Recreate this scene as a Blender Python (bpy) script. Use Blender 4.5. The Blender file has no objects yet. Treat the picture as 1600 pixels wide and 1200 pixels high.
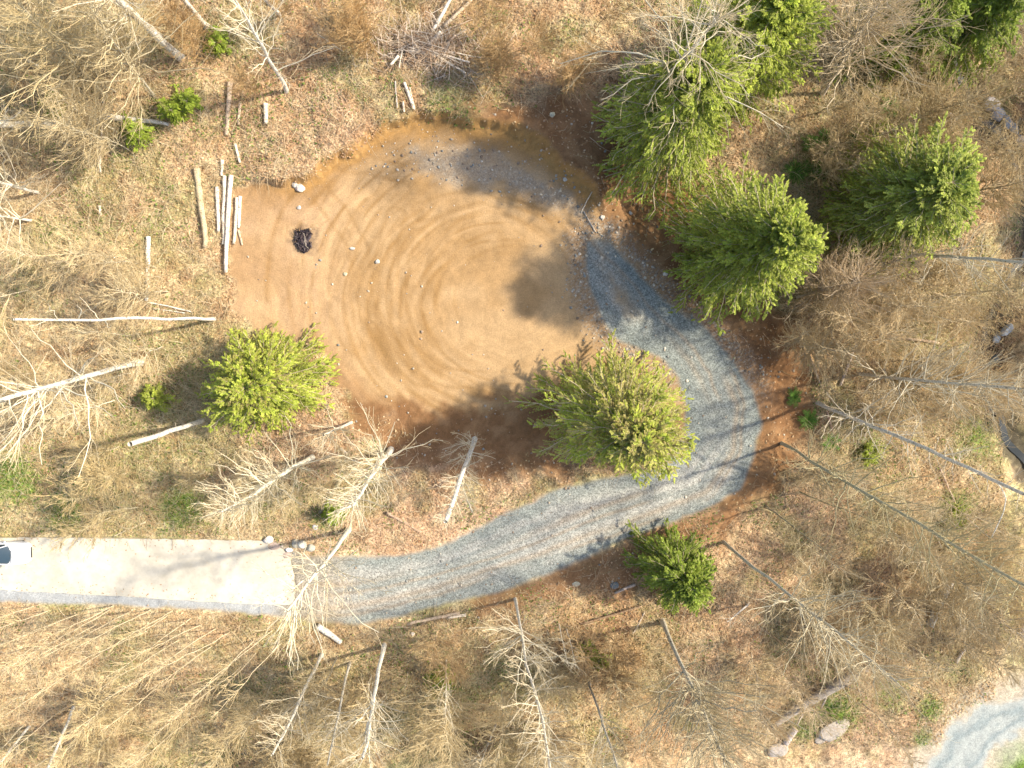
import bpy, bmesh, math, random
import numpy as np
from mathutils import Vector, Matrix

# ------------------------------------------------------------------ camera, sky, sun, exposure
S = bpy.context.scene
COL = S.collection
H = 55.0                                   # drone height above the clearing, metres
F = 1600 * 24.0 / 36.0                     # focal length in photo pixels
NADIR = (742.0, 490.0)                     # where straight down lands in the photo
d0 = Vector(((NADIR[0]-800)/F, -(NADIR[1]-600)/F, -1)).normalized()
CQ = d0.rotation_difference(Vector((0, 0, -1)))
CR = np.array(CQ.to_matrix())
cam = bpy.data.cameras.new('camera'); cam.lens = 24; cam.sensor_width = 36; cam.sensor_fit = 'HORIZONTAL'
cam.clip_start = 0.5; cam.clip_end = 3000
co = bpy.data.objects.new('camera', cam); COL.objects.link(co)
co.location = (0, 0, H); co.rotation_mode = 'QUATERNION'; co.rotation_quaternion = CQ
S.camera = co

SUN_EL = math.radians(41); SUN_AZ = (0.972, 0.235)      # towards the sun in plan
n_ = math.hypot(*SUN_AZ); SUN_AZ = (SUN_AZ[0]/n_, SUN_AZ[1]/n_)
wd = bpy.data.worlds.new('World'); S.world = wd; wd.use_nodes = True
nt = wd.node_tree; nt.nodes.clear()
sk = nt.nodes.new('ShaderNodeTexSky'); sk.sky_type = 'NISHITA'; sk.sun_disc = False
sk.sun_elevation = SUN_EL; sk.sun_rotation = math.atan2(SUN_AZ[0], SUN_AZ[1])
sk.air_density = 1.0; sk.dust_density = 2.0; sk.ozone_density = 1.0
bgn = nt.nodes.new('ShaderNodeBackground'); bgn.inputs['Strength'].default_value = 0.15
wo = nt.nodes.new('ShaderNodeOutputWorld')
nt.links.new(sk.outputs[0], bgn.inputs[0]); nt.links.new(bgn.outputs[0], wo.inputs[0])
sl = bpy.data.lights.new('sun', 'SUN'); sl.energy = 4.0; sl.angle = math.radians(2.2); sl.color = (1.0, 0.90, 0.74)
so = bpy.data.objects.new('sun', sl); COL.objects.link(so)
sd = Vector((SUN_AZ[0]*math.cos(SUN_EL), SUN_AZ[1]*math.cos(SUN_EL), math.sin(SUN_EL)))
so.rotation_mode = 'QUATERNION'; so.rotation_quaternion = sd.to_track_quat('Z', 'Y')
S.view_settings.view_transform = 'Standard'; S.view_settings.look = 'None'
S.view_settings.exposure = 0.80; S.view_settings.gamma = 1.0
S.cycles.max_bounces = 6; S.cycles.diffuse_bounces = 3; S.cycles.transmission_bounces = 4; S.cycles.transparent_max_bounces = 6

# ------------------------------------------------------------------ plan helpers
def ray(px, py):
    v = CR @ np.array([(px-800)/F, -(py-600)/F, -1.0]); return v
def at(px, py, z=0.0):
    v = ray(px, py); s = (z-H)/v[2]; return np.array([v[0]*s, v[1]*s, z])
M = 0.0515                                 # metres of ground per photo pixel
def poly(pts): return np.array([at(a, b)[:2] for a, b in pts])

rng = np.random.default_rng(11)
perm = rng.permutation(256); perm = np.concatenate([perm, perm]); rtab = rng.random(256)
def vnoise(x, y, s=0):
    x = np.asarray(x, float)+s*17.3; y = np.asarray(y, float)+s*5.7
    xi = np.floor(x).astype(int); yi = np.floor(y).astype(int); fx = x-xi; fy = y-yi
    fx = fx*fx*(3-2*fx); fy = fy*fy*(3-2*fy)
    h = lambda a, b: rtab[perm[(perm[a & 255]+b) & 255]]
    return (h(xi, yi)*(1-fx)+h(xi+1, yi)*fx)*(1-fy)+(h(xi, yi+1)*(1-fx)+h(xi+1, yi+1)*fx)*fy
def fbm(x, y, s=0, o=4):
    r = 0; a = 1; t = 0
    for i in range(o):
        r = r+a*vnoise(x*2**i, y*2**i, s+i*3); t += a; a *= .55
    return r/t
def sm(a, b, x):
    t = np.clip((x-a)/(b-a), 0, 1); return t*t*(3-2*t)
def sdf(P, x, y):                          # signed distance to polygon, inside negative
    x = np.asarray(x, float); y = np.asarray(y, float)
    d = np.full(x.shape, 1e9); ins = np.zeros(x.shape, bool); n = len(P)
    for i in range(n):
        a = P[i]; b = P[(i+1) % n]; e = b-a; L = e@e
        t = np.clip(((x-a[0])*e[0]+(y-a[1])*e[1])/L, 0, 1)
        d = np.minimum(d, (x-a[0]-t*e[0])**2+(y-a[1]-t*e[1])**2)
        c = ((a[1] > y) != (b[1] > y)) & (x < (b[0]-a[0])*(y-a[1])/(b[1]-a[1]+1e-12)+a[0])
        ins ^= c
    d = np.sqrt(d); return np.where(ins, -d, d)
def pline(P, x, y):                        # distance to polyline and arc length along it
    x = np.asarray(x, float); y = np.asarray(y, float)
    d = np.full(x.shape, 1e9); s = np.zeros(x.shape); sd_ = np.zeros(x.shape); acc = 0
    for i in range(len(P)-1):
        a = P[i]; b = P[i+1]; e = b-a; L = math.sqrt(e@e)
        t = np.clip(((x-a[0])*e[0]+(y-a[1])*e[1])/L**2, 0, 1)
        q = np.sqrt((x-a[0]-t*e[0])**2+(y-a[1]-t*e[1])**2); m = q < d
        side = np.sign((x-a[0])*e[1]-(y-a[1])*e[0])
        d = np.where(m, q, d); s = np.where(m, acc+t*L, s); sd_ = np.where(m, side*q, sd_); acc += L
    return d, s, sd_

PAD = poly([(372,300),(400,288),(440,296),(480,292),(515,262),(560,236),(610,212),(650,194),(700,192),(760,204),(820,222),(880,262),
            (915,300),(940,345),(985,395),(1040,455),(1080,500),(1110,570),(1110,640),(1100,700),(1060,735),(1000,700),(930,640),(880,640),(850,690),(820,715),
            (760,715),(700,700),(650,690),(640,655),(600,645),(560,640),(530,600),(510,560),(480,535),(440,535),(400,515),(375,485),(362,430),(366,360)])
ROAD = poly([(912,376),(930,366),(950,370),(975,400),(1010,440),(1060,480),(1100,508),(1150,562),(1180,612),(1192,660),(1182,712),(1160,765),(1122,790),(1060,815),
             (1000,836),(950,858),(900,880),(850,902),(800,920),(740,936),(680,950),(620,966),(560,978),(500,975),(420,962),(300,952),(150,946),(0,942),(-400,936),
             (-400,838),(0,840),(430,846),(470,864),(560,868),(640,862),(700,845),(760,815),(820,785),(870,762),(950,745),(1010,735),(1045,712),(1068,680),(1070,635),(1055,592),
             (1028,560),(992,545),(958,530),(935,498),(918,445)])
SLAB = poly([(-420,826),(0,840),(200,841),(425,845),(452,868),(459,900),(461,945),(380,943),(200,932),(0,921),(-420,905)])
RCL = poly([(925,372),(1000,460),(1060,520),(1110,580),(1135,640),(1132,700),(1095,755),(1020,785),(900,825),(780,868),(680,903),(560,928),(460,935),(200,940)])
SOIL_SHADE_R = poly([(740,180),(800,182),(860,170),(940,165),(1010,260),(1080,290),(1130,400),(1190,480),(1245,560),(1262,650),(1240,705),(1200,765),(1150,805),(1110,800),(1180,700),(1160,580),(1040,470),(930,350),(860,260)])  # reddish soil bank; its upper end also paints in the tall conifer's shadow
SOIL_SHADE_B = poly([(520,590),(560,635),(650,625),(700,640),(800,625),(880,600),(900,680),(880,750),(800,750),(720,745),(640,740),(590,700),(540,650)])  # some bare soil, mostly the bend conifer's shadow painted as dark ground
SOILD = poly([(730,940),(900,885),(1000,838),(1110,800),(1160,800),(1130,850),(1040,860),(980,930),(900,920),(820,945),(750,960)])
LANE = poly([(1480,1140),(1515,1110),(1565,1093),(1640,1078),(1900,1040),(1900,1120),(1660,1125),(1600,1148),(1560,1170),(1532,1205),(1510,1240),(1480,1400),(1400,1400),(1448,1190)])
STREAM = poly([(1500,40),(1530,110),(1552,170),(1602,225),(1640,300),(1630,380),(1595,440),(1565,510),(1556,600),(1600,690),(1680,800)])
ARC = at(800, 468)[:2]; tr_ = np.random.default_rng(42).random((22, 7))

def smooth_line(P, n):
    s = np.r_[0, np.cumsum(np.linalg.norm(np.diff(P, axis=0), axis=1))]; q = np.linspace(0, s[-1], n); return np.stack([np.interp(q, s, P[:, i]) for i in range(P.shape[1])], 1)
def zones(x, y):
    w = fbm(x*.7, y*.7, 5, 4)-.5
    return dict(pad=sdf(PAD, x, y)+w*1.6, road=sdf(ROAD, x, y)+w*.5, slab=sdf(SLAB, x, y), lane=sdf(LANE, x, y)+w*1.8,
                sr=sdf(SOIL_SHADE_R, x, y)+w*3, sb=sdf(SOIL_SHADE_B, x, y)+w*2, sdk=sdf(SOILD, x, y)+w*2, st=pline(STREAM, x, y)[0])
def height(x, y, z=None):
    z = z or zones(x, y)
    flat = np.minimum(np.minimum(z['pad'], z['road']), z['lane'])
    k = sm(-.2, 3.5, flat)
    n = (fbm(x*.12, y*.12, 2, 3)-.5)*1.6+(fbm(x*.9, y*.9, 9, 3)-.5)*.45
    h = n*k
    h = h+(fbm(x*1.5, y*1.5, 3, 3)-.5)*.10*(1-k)
    top = sm(7, 11, y)*sm(-19, -14, x)*(1-sm(9, 15, x))      # cut bank along the top of the clearing
    h = h+1.0*sm(-.1, .75, z['pad'])*top*(1-sm(4, 9, z['pad']))
    rb = sm(4.5, 0, z['sr'])*sm(.6, 3, z['road'])*sm(.5, 3, z['pad'])
    h = h-.5*rb-.4*sm(1, -2, z['sb'])*sm(-2, 1, z['pad'])
    h = h-2.0*np.exp(-(z['st']/3.2)**2)
    return h
def hz(x, y): return float(height(np.array([float(x)]), np.array([float(y)]))[0])
def ground(px, py):
    z = 0.
    for _ in range(4):
        p = at(px, py, z); z = hz(p[0], p[1])
    return at(px, py, z)

# ------------------------------------------------------------------ colour of the land
C = lambda *a: np.array(a)
TAN = C(.50,.355,.20); RUST = C(.42,.245,.12); PINK = C(.56,.38,.245); OLIVE = C(.29,.28,.115); STRAW = C(.58,.475,.28); GREEN = C(.15,.24,.035); DKB = C(.17,.11,.055)
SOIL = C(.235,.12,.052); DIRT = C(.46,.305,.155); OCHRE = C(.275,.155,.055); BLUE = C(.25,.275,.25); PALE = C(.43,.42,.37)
BL = [(60,60,190,STRAW,.6),(100,150,120,OLIVE,.5),(220,330,190,TAN,.8),(60,420,140,STRAW,.7),(560,90,170,RUST,.7),(440,230,120,TAN,.5),(560,220,90,PINK,.5),(820,90,140,RUST,.6),(880,150,60,PINK,.5),
      (720,150,60,OLIVE,.6),(1300,160,120,OLIVE,.55),(1340,230,100,RUST,.5),(1560,240,90,RUST,.8),(1480,170,80,OLIVE,.6),(1250,500,120,RUST,.6),(1450,480,130,OLIVE,.55),(1380,560,90,RUST,.5),(1450,640,140,OLIVE,.6),
      (1230,620,60,RUST,.6),(1300,850,170,PINK,.7),(1420,780,120,TAN,.5),(1250,1010,160,PINK,.5),(980,980,120,RUST,.7),(1000,1120,120,RUST,.6),(760,1050,150,OLIVE,.5),(560,1080,150,OLIVE,.5),
      (200,1050,230,STRAW,.7),(120,880,0,TAN,0),(180,720,170,OLIVE,.65),(60,600,100,STRAW,.5),(480,700,90,PINK,.6),(620,800,150,PINK,.9),(760,800,120,PINK,.8),(480,1010,100,TAN,.5),(1520,900,130,STRAW,.6),
      (1380,1150,110,PINK,.8),(1500,1060,90,STRAW,.7),(420,600,60,DKB,.3),(400,480,60,TAN,.5),(160,210,60,PINK,.4),(1450,1010,80,OLIVE,.4),(640,1130,90,STRAW,.5),(880,1120,90,STRAW,.4),(1560,560,70,DKB,.6),(1100,520,30,SOIL,.5)]
GB = [(20,745,55,.8),(100,805,40,.7),(130,760,30,.5),(285,795,50,.75),(60,700,40,.4),(420,790,25,.5),(1360,705,38,.8),(1540,690,55,.7),(1490,800,45,.8),(1310,1112,48,.95),(1260,1140,40,.7),(1390,1085,50,.6),
      (1450,1105,30,.8),(1440,1150,25,.8),(1592,1182,46,1.),(335,65,30,.6),(240,190,40,.5),(330,200,45,.4),(690,1065,35,.6),(90,155,40,.4),(770,35,50,.4),(690,160,40,.5),(780,150,40,.4),(520,150,40,.3),
      (600,75,30,.25),(1270,260,50,.5),(1500,560,50,.4),(1350,510,50,.3),(700,1180,60,.4),(330,820,30,.5),(180,700,50,.4),(510,810,30,.6),(230,620,30,.6),(440,1160,30,.4),(375,1160,15,.5),(200,640,50,.3),(620,130,30,.4)]
def inpx(l): return [(at(a, b)[0], at(a, b)[1], r*M)+tuple(q) for a, b, r, *q in l]
BLW = inpx(BL); GBW = inpx(GB)
def greenness(x, y):
    g = np.zeros(np.shape(x))
    for a, b, r, s in GBW:
        g = np.maximum(g, s*np.exp(-((x-a)**2+(y-b)**2)/(r*r)))
    return g
def lerp(a, b, t): return a*(1-t[..., None])+b*t[..., None]
def litter(x, y):
    n1 = fbm(x*.25, y*.25, 31, 4); n2 = fbm(x*.9, y*.9, 41, 4); n3 = fbm(x*4, y*4, 51, 3)
    c = np.broadcast_to(TAN, np.shape(x)+(3,)).copy()
    for a, b, r, q, s in BLW:
        if s: c = lerp(c, q, s*np.exp(-((x-a)**2+(y-b)**2)/(r*r)))
    c = lerp(c, RUST, .45*sm(.5, .7, n2)); c = lerp(c, OLIVE, .7*sm(.47, .66, n1)); c = lerp(c, STRAW, .5*sm(.5, .3, n2)); c = lerp(c, DKB, .5*sm(.55, .75, fbm(x*.55, y*.55, 37, 4)))
    g = greenness(x, y); c = lerp(c, GREEN, sm(.25, .8, g*(.55+n3*.9)))
    return c*(.62+.75*n3)[..., None]
def landcolour(x, y, z):
    n2 = fbm(x*.9, y*.9, 61, 4); n3 = fbm(x*4, y*4, 71, 3); n4 = vnoise(x*9, y*9, 81)
    c = litter(x, y); gr = np.zeros(np.shape(x)); lit = np.ones(np.shape(x))
    def put(q, m, g=0., l=0.):
        nonlocal c, gr, lit
        c = lerp(c, q, m); gr = gr*(1-m)+g*m; lit = lit*(1-m)+l*m
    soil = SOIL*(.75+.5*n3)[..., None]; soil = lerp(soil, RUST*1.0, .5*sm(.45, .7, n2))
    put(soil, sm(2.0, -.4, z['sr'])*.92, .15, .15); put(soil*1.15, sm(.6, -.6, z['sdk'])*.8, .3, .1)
    # dirt pad with tyre arcs
    ex = (x-ARC[0])/1.15; ey = y-ARC[1]; r = np.hypot(ex, ey); th = np.arctan2(ey, -ex)
    rr = r+(fbm(x*.16, y*.16, 91, 3)-.5)*3.4+th*.35
    st1 = vnoise(rr*1.5, th*2.1, 101)*.55+vnoise(rr*3.6, th*3.1, 102)*.45
    st2 = vnoise(rr*9, th*2.2, 103)
    band = np.exp(-((r-9)/4.6)**2)*sm(1.5, 4, r)
    dirt = np.broadcast_to(DIRT, np.shape(x)+(3,)).copy()
    dirt = lerp(dirt, C(.49,.325,.19), sm(-8, -14, x)*.7)
    dirt = lerp(dirt, OCHRE, band*sm(.40, .72, st1*.7+.3*fbm(x*.35, y*.35, 97, 4))*.6); dirt = lerp(dirt, OCHRE*1.15, .45*sm(.5, .72, fbm(x*.16, y*.16, 98, 4))); dirt = lerp(dirt, DIRT*1.12, .5*sm(.5, .7, fbm(x*.22+9, y*.22, 99, 4)))
    for k in range(22):
        cx_, cy_ = ARC[0]+(tr_[k, 0]-.5)*2.6, ARC[1]+(tr_[k, 1]-.5)*2.0; r0 = 4.2+9.5*tr_[k, 2]; th0 = -.9+2.0*tr_[k, 3]; wd0 = .5+.7*tr_[k, 4]
        ra = np.hypot((x-cx_)/(1.05+.25*tr_[k, 5]), y-cy_)+(fbm(x*.2, y*.2, 95+k, 2)-.5)*.5; ta = np.arctan2(y-cy_, -(x-cx_)); w_ = .10+.10*tr_[k, 6]
        lane2 = np.exp(-((ra-r0)/w_)**2)+np.exp(-((ra-r0-1.35)/w_)**2)
        mm = lane2*np.exp(-((ta-th0)/wd0)**4)*sm(.2, .6, vnoise(x*.8, y*.8, 120+k))
        dirt = lerp(dirt, OCHRE*1.05 if k % 4 else DIRT*1.15, np.clip(mm, 0, 1)*(.3+.4*tr_[k, 5]))
    for (pts_, st_) in [([(500,300),(560,380),(570,480),(640,580),(760,620)],.6),([(470,420),(560,470),(640,560),(700,610)],.4),([(600,260),(700,300),(820,330),(900,400)],.7),([(520,250),(640,270),(760,285),(880,340),(930,430)],.6),([(430,480),(540,520),(650,640)],.35),([(620,340),(590,430),(610,520),(680,590),(800,600),(930,560)],.6),([(660,330),(760,300),(860,350),(940,440),(1000,520)],.5)]:
        sp_ = poly(pts_); sp_ = smooth_line(sp_, 30); sp_[1:-1] = (sp_[:-2]+sp_[1:-1]+sp_[2:])/3
        dd_, ss_, uu_ = pline(sp_, x, y); uu_ = uu_+(fbm(x*.6, y*.6, 180, 2)-.5)*.5
        mm = (np.exp(-((uu_-.7)/.16)**2)+np.exp(-((uu_+.7)/.16)**2))*sm(.25, .55, vnoise(ss_*.5, st_*9, 181)); dirt = lerp(dirt, OCHRE, np.clip(mm, 0, 1)*st_*.6)
    edge = sm(-2.2, -.3, z['pad']); dirt = lerp(dirt, OCHRE, edge*.5*sm(6, 9, y)); dirt = lerp(dirt, SOIL*1.2, edge*.5*sm(0, -6, y))
    dirt = dirt*(.80+.22*n2+.20*n3)[..., None]*(.93+.14*st2)[..., None]
    fp_ = at(476, 376); fd_ = np.hypot(x-fp_[0], y-fp_[1])+(n3-.5)*1.2; dirt = lerp(dirt, C(.12,.09,.07), .6*sm(1.5, .5, fd_))   # scorched soil and ash
    put(dirt, sm(.25, -.25, z['pad']), .08, .0)
    put(soil, sm(.8, -.9, z['sb']+(n2-.5)*2)*.9, .05, .15)  # bare soil and painted conifer shadow below the pad
    # gravel fan on the top right of the pad
    FAN = poly([(640,226),(700,222),(770,240),(850,262),(900,300),(935,360),(900,345),(840,318),(780,300),(700,290),(640,270)])
    fz = sdf(FAN, x, y)+(n2-.5)*2.5
    put(lerp(np.broadcast_to(C(.36,.31,.24), c.shape), PALE*.9, sm(.55, .8, n4)), sm(.5, -1.4, fz)*.6*sm(.3, -.2, z['pad']), .9, 0)
    # ochre cut bank
    bank = sm(-.9, -.2, z['pad'])*sm(.9, .3, z['pad'])*sm(7, 10, y)*sm(-17, -13, x)
    put(C(.40,.23,.08)*(.7+.6*n3)[..., None], bank*.9, 0, 0)
    # stony berm outside the road
    bm_ = sm(2.2, .5, z['road'])*sm(-.3, .1, z['road'])*sm(2, 6, x)*sm(-9, -4, y+ (x-20)*.0)
    put(lerp(np.broadcast_to(C(.33,.22,.13), c.shape), PALE*.9, sm(.55, .8, n4)), bm_*.7, .9, 0)
    # gravel road
    d, s, u = pline(RCL, x, y)
    wob = (fbm(x*.3, y*.3, 141, 3)-.5)*1.0
    stk = vnoise(s*.18, (u+wob*.6)*1.9, 142)*.6+vnoise(s*.3, u*5, 143)*.4
    dist = -z['road']
    g = np.broadcast_to(PALE, np.shape(x)+(3,)).copy()
    g = lerp(g, BLUE, sm(.62, .35, stk)*.65)
    outer = sm(1.9, .5, dist+(n2-.5)*1.6)                     # loose bluish stone along the margins
    g = lerp(g, BLUE, outer*.8)
    g = lerp(g, BLUE, sm(11.2, 12.5, x+(n2-.5)*2)*sm(-13.5, -9, y)*.75)   # fresh bluish stone on the outside of the bend
    for uu, w_ in [(-.9,.28),(.9,.26),(.1,.14),(-1.5,.16)]:
        g = lerp(g, C(.36,.265,.17), np.exp(-((u+wob*.7-uu)/w_)**2)*.5*sm(.25, .5, vnoise(s*.15, uu*3, 150)))
    g = lerp(g, C(.42,.30,.17), sm(-9, -13, x)*.4)
    inner = sm(12, 8.5, x)*sm(-6.5, -4, y)
    g = lerp(g, C(.36,.28,.19), inner*sm(3.6, .4, np.abs(dist-3.2)+n2)*.75)
    tongue = sm(5.5, 3, y+.0)                                 # gravel thins out into the pad
    g = g*(.80+.40*n3)[..., None]
    fade = sm(-.1, .4, dist); fade = fade*(1-.9*sm(1.1, 2.4, dist+(n2-.5)*1.8)*sm(15, 10, x)*sm(-3.5, 1., y)); fade = fade*(1-.85*sm(5.0, 7.5, y+(n2-.5)*3)*sm(14, 9, x))
    put(g, fade, 1., 0)
    # strip beside the slab
    sp = sm(.1, -.3, z['road'])*sm(-15, -17.5, x)
    put(C(.40,.41,.40)*(.8+.35*n3)[..., None], sp, .35, 0)
    # lane in the lower right corner
    dl = -z['lane']; l = np.broadcast_to(C(.38,.40,.37), c.shape)
    l = lerp(l, C(.25,.29,.285), np.clip(np.exp(-((dl-1.3)/.35)**2)+np.exp(-((dl-2.9)/.35)**2), 0, 1)*.9)*(.9+.2*n3)[..., None]
    put(l, sm(-.2, .5, dl), .4, 0)
    put(C(.46,.42,.34)*(.7+.6*n3)[..., None], sm(3.2, .2, z['lane'])*sm(-.6, -.1, z['lane'])*.7, .4, .3)
    # stream bed
    put(C(.07,.06,.045)*(.6+.8*n3)[..., None], sm(2.0, .9, z['st']+(n2-.5)*3)*.85, .1, .1)
    return np.clip(c, 0.01, .9), gr, lit

# ------------------------------------------------------------------ mesh helpers
def mesh(name, V, Fc, mat, cols=None, ext=None, smooth=False):
    V = np.ascontiguousarray(V, np.float32); Fc = np.ascontiguousarray(Fc, np.int32)
    me = bpy.data.meshes.new(name); n, k = Fc.shape
    me.vertices.add(len(V)); me.vertices.foreach_set('co', V.ravel())
    me.loops.add(n*k); me.loops.foreach_set('vertex_index', Fc.ravel())
    me.polygons.add(n); me.polygons.foreach_set('loop_start', np.arange(0, n*k, k, dtype=np.int32))
    me.polygons.foreach_set('loop_total', np.full(n, k, np.int32))
    if smooth: me.polygons.foreach_set('use_smooth', np.ones(n, bool))
    if cols is not None:
        a = me.attributes.new('Col', 'FLOAT_COLOR', 'POINT'); q = np.ones((len(V), 4), np.float32); q[:, :3] = cols; a.data.foreach_set('color', q.ravel())
    if ext is not None:
        a = me.attributes.new('Ext', 'FLOAT_COLOR', 'POINT'); q = np.ones((len(V), 4), np.float32); q[:, :ext.shape[1]] = ext; a.data.foreach_set('color', q.ravel())
    me.materials.append(mat); me.update(calc_edges=True); return me
def obj(name, me, parent=None):
    o = bpy.data.objects.new(name, me); COL.objects.link(o)
    if parent: o.parent = parent
    return o
def tag(o, label=None, cat=None, group=None, kind=None):
    if label: o['label'] = label
    if cat: o['category'] = cat
    if group: o['group'] = group
    if kind: o['kind'] = kind
    return o
def empty(name, loc):
    o = bpy.data.objects.new(name, None); o.location = loc; o.empty_display_size = .3; COL.objects.link(o); return o

def tube_arrays(P, R, Cc=None, sides=4, cap=False):
    """P (S,K,3) polylines, R (S,K) radii -> verts, quads, colours"""
    S_, K, _ = P.shape
    T = np.gradient(P, axis=1); T /= np.linalg.norm(T, axis=2, keepdims=True)+1e-9
    ref = np.zeros((S_, 1, 3)); mean = np.abs(P[:, -1]-P[:, 0]); ax = np.argmin(mean, axis=1); ref[np.arange(S_), 0, ax] = 1
    A = np.cross(T, ref); A /= np.linalg.norm(A, axis=2, keepdims=True)+1e-9; B = np.cross(T, A)
    th = np.arange(sides)*2*np.pi/sides
    V = P[:, :, None]+R[:, :, None, None]*(np.cos(th)[None, None, :, None]*A[:, :, None]+np.sin(th)[None, None, :, None]*B[:, :, None])
    base = (np.arange(S_)[:, None, None]*K+np.arange(K-1)[None, :, None])*sides; j = np.arange(sides)[None, None]; j2 = (j+1) % sides
    Q = np.stack([base+j, base+j2, base+sides+j2, base+sides+j], -1).reshape(-1, 4)
    cc = None if Cc is None else np.repeat(Cc, K*sides, axis=0)
    V = V.reshape(-1, 3)
    if cap:                                            # close both ends of every tube
        e = []
        for s in range(S_):
            for kk in (0, K-1):
                b = (s*K+kk)*sides; c0 = P[s, kk]; V = np.vstack([V, c0[None]]); ci = len(V)-1
                for i in range(sides):
                    a_, b_ = b+i, b+(i+1) % sides
                    e.append((a_, b_, ci, ci) if kk else (b_, a_, ci, ci))
                if cc is not None: cc = np.vstack([cc, Cc[s][None]])
        capq = np.array(e); tri = capq[:, :3]
        return V, Q, cc, tri
    return V, Q, cc
def join_arrays(L):
    V = []; Q = []; Cc = []; o = 0
    for v, q, c in L: V.append(v); Q.append(q+o); Cc.append(c); o += len(v)
    return np.vstack(V), np.vstack(Q), np.vstack(Cc)
def capped(name, V, Q, tri, mat, cols):
    me = bpy.data.meshes.new(name)
    me.from_pydata(V.tolist(), [], Q.tolist()+tri.tolist()); me.materials.append(mat)
    a = me.attributes.new('Col', 'FLOAT_COLOR', 'POINT'); q = np.ones((len(V), 4), np.float32); q[:, :3] = cols; a.data.foreach_set('color', q.ravel())
    me.polygons.foreach_set('use_smooth', np.array([True]*len(Q)+[False]*len(tri))); me.update(); return me

# ------------------------------------------------------------------ materials
def newmat(name):
    m = bpy.data.materials.new(name); m.use_nodes = True; t = m.node_tree; b = t.nodes['Principled BSDF']; return m, t, b
def nd(t, k, **kw):
    n = t.nodes.new(k)
    for a, v in kw.items():
        if a in n.inputs: n.inputs[a].default_value = v
        else: setattr(n, a, v)
    return n
def attrmat(name, rough=.9, trans=0., varia=.25, scale=20., bump=0., bark=False):
    m, t, b = newmat(name); L = t.links
    a = nd(t, 'ShaderNodeAttribute', attribute_name='Col')
    g = nd(t, 'ShaderNodeNewGeometry'); n = nd(t, 'ShaderNodeTexNoise', Scale=scale, Detail=3.); L.new(g.outputs['Position'], n.inputs['Vector'])
    mr = nd(t, 'ShaderNodeMapRange'); mr.inputs[1].default_value = .3; mr.inputs[2].default_value = .7; mr.inputs[3].default_value = 1-varia; mr.inputs[4].default_value = 1+varia
    L.new(n.outputs['Fac'], mr.inputs[0])
    vm = nd(t, 'ShaderNodeVectorMath', operation='SCALE'); L.new(a.outputs['Color'], vm.inputs[0]); L.new(mr.outputs[0], vm.inputs['Scale'])
    out = vm.outputs[0]
    if bark:                                            # dark lichen scars on pale bark
        n2 = nd(t, 'ShaderNodeTexNoise', Scale=5., Detail=4., Roughness=.7); L.new(g.outputs['Position'], n2.inputs['Vector'])
        r2 = nd(t, 'ShaderNodeMapRange'); r2.inputs[1].default_value = .56; r2.inputs[2].default_value = .66; L.new(n2.outputs['Fac'], r2.inputs[0])
        mx = nd(t, 'ShaderNodeMix', data_type='RGBA'); L.new(r2.outputs[0], mx.inputs[0]); L.new(out, mx.inputs[6]); mx.inputs[7].default_value = (.20, .16, .10, 1); out = mx.outputs[2]
    L.new(out, b.inputs['Base Color']); b.inputs['Roughness'].default_value = rough; b.inputs['Specular IOR Level'].default_value = .25
    if bump:
        bp = nd(t, 'ShaderNodeBump', Strength=bump, Distance=.02); L.new(n.outputs['Fac'], bp.inputs['Height']); L.new(bp.outputs[0], b.inputs['Normal'])
    if trans:
        tr = nd(t, 'ShaderNodeBsdfTranslucent'); L.new(out, tr.inputs['Color']); mxs = nd(t, 'ShaderNodeMixShader', Fac=trans)
        L.new(b.outputs[0], mxs.inputs[1]); L.new(tr.outputs[0], mxs.inputs[2]); L.new(mxs.outputs[0], t.nodes['Material Output'].inputs[0])
    return m
def solid(name, col, rough=.5, metal=0., spec=.5, noise=0.):
    m, t, b = newmat(name); b.inputs['Base Color'].default_value = (*col, 1); b.inputs['Roughness'].default_value = rough
    b.inputs['Metallic'].default_value = metal; b.inputs['Specular IOR Level'].default_value = spec
    n = nd(t, 'ShaderNodeTexNoise', Scale=6., Detail=4.); mr = nd(t, 'ShaderNodeMapRange'); mr.inputs[3].default_value = rough*.8; mr.inputs[4].default_value = min(1, rough*1.2)
    t.links.new(n.outputs['Fac'], mr.inputs[0]); t.links.new(mr.outputs[0], b.inputs['Roughness']); return m

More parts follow.
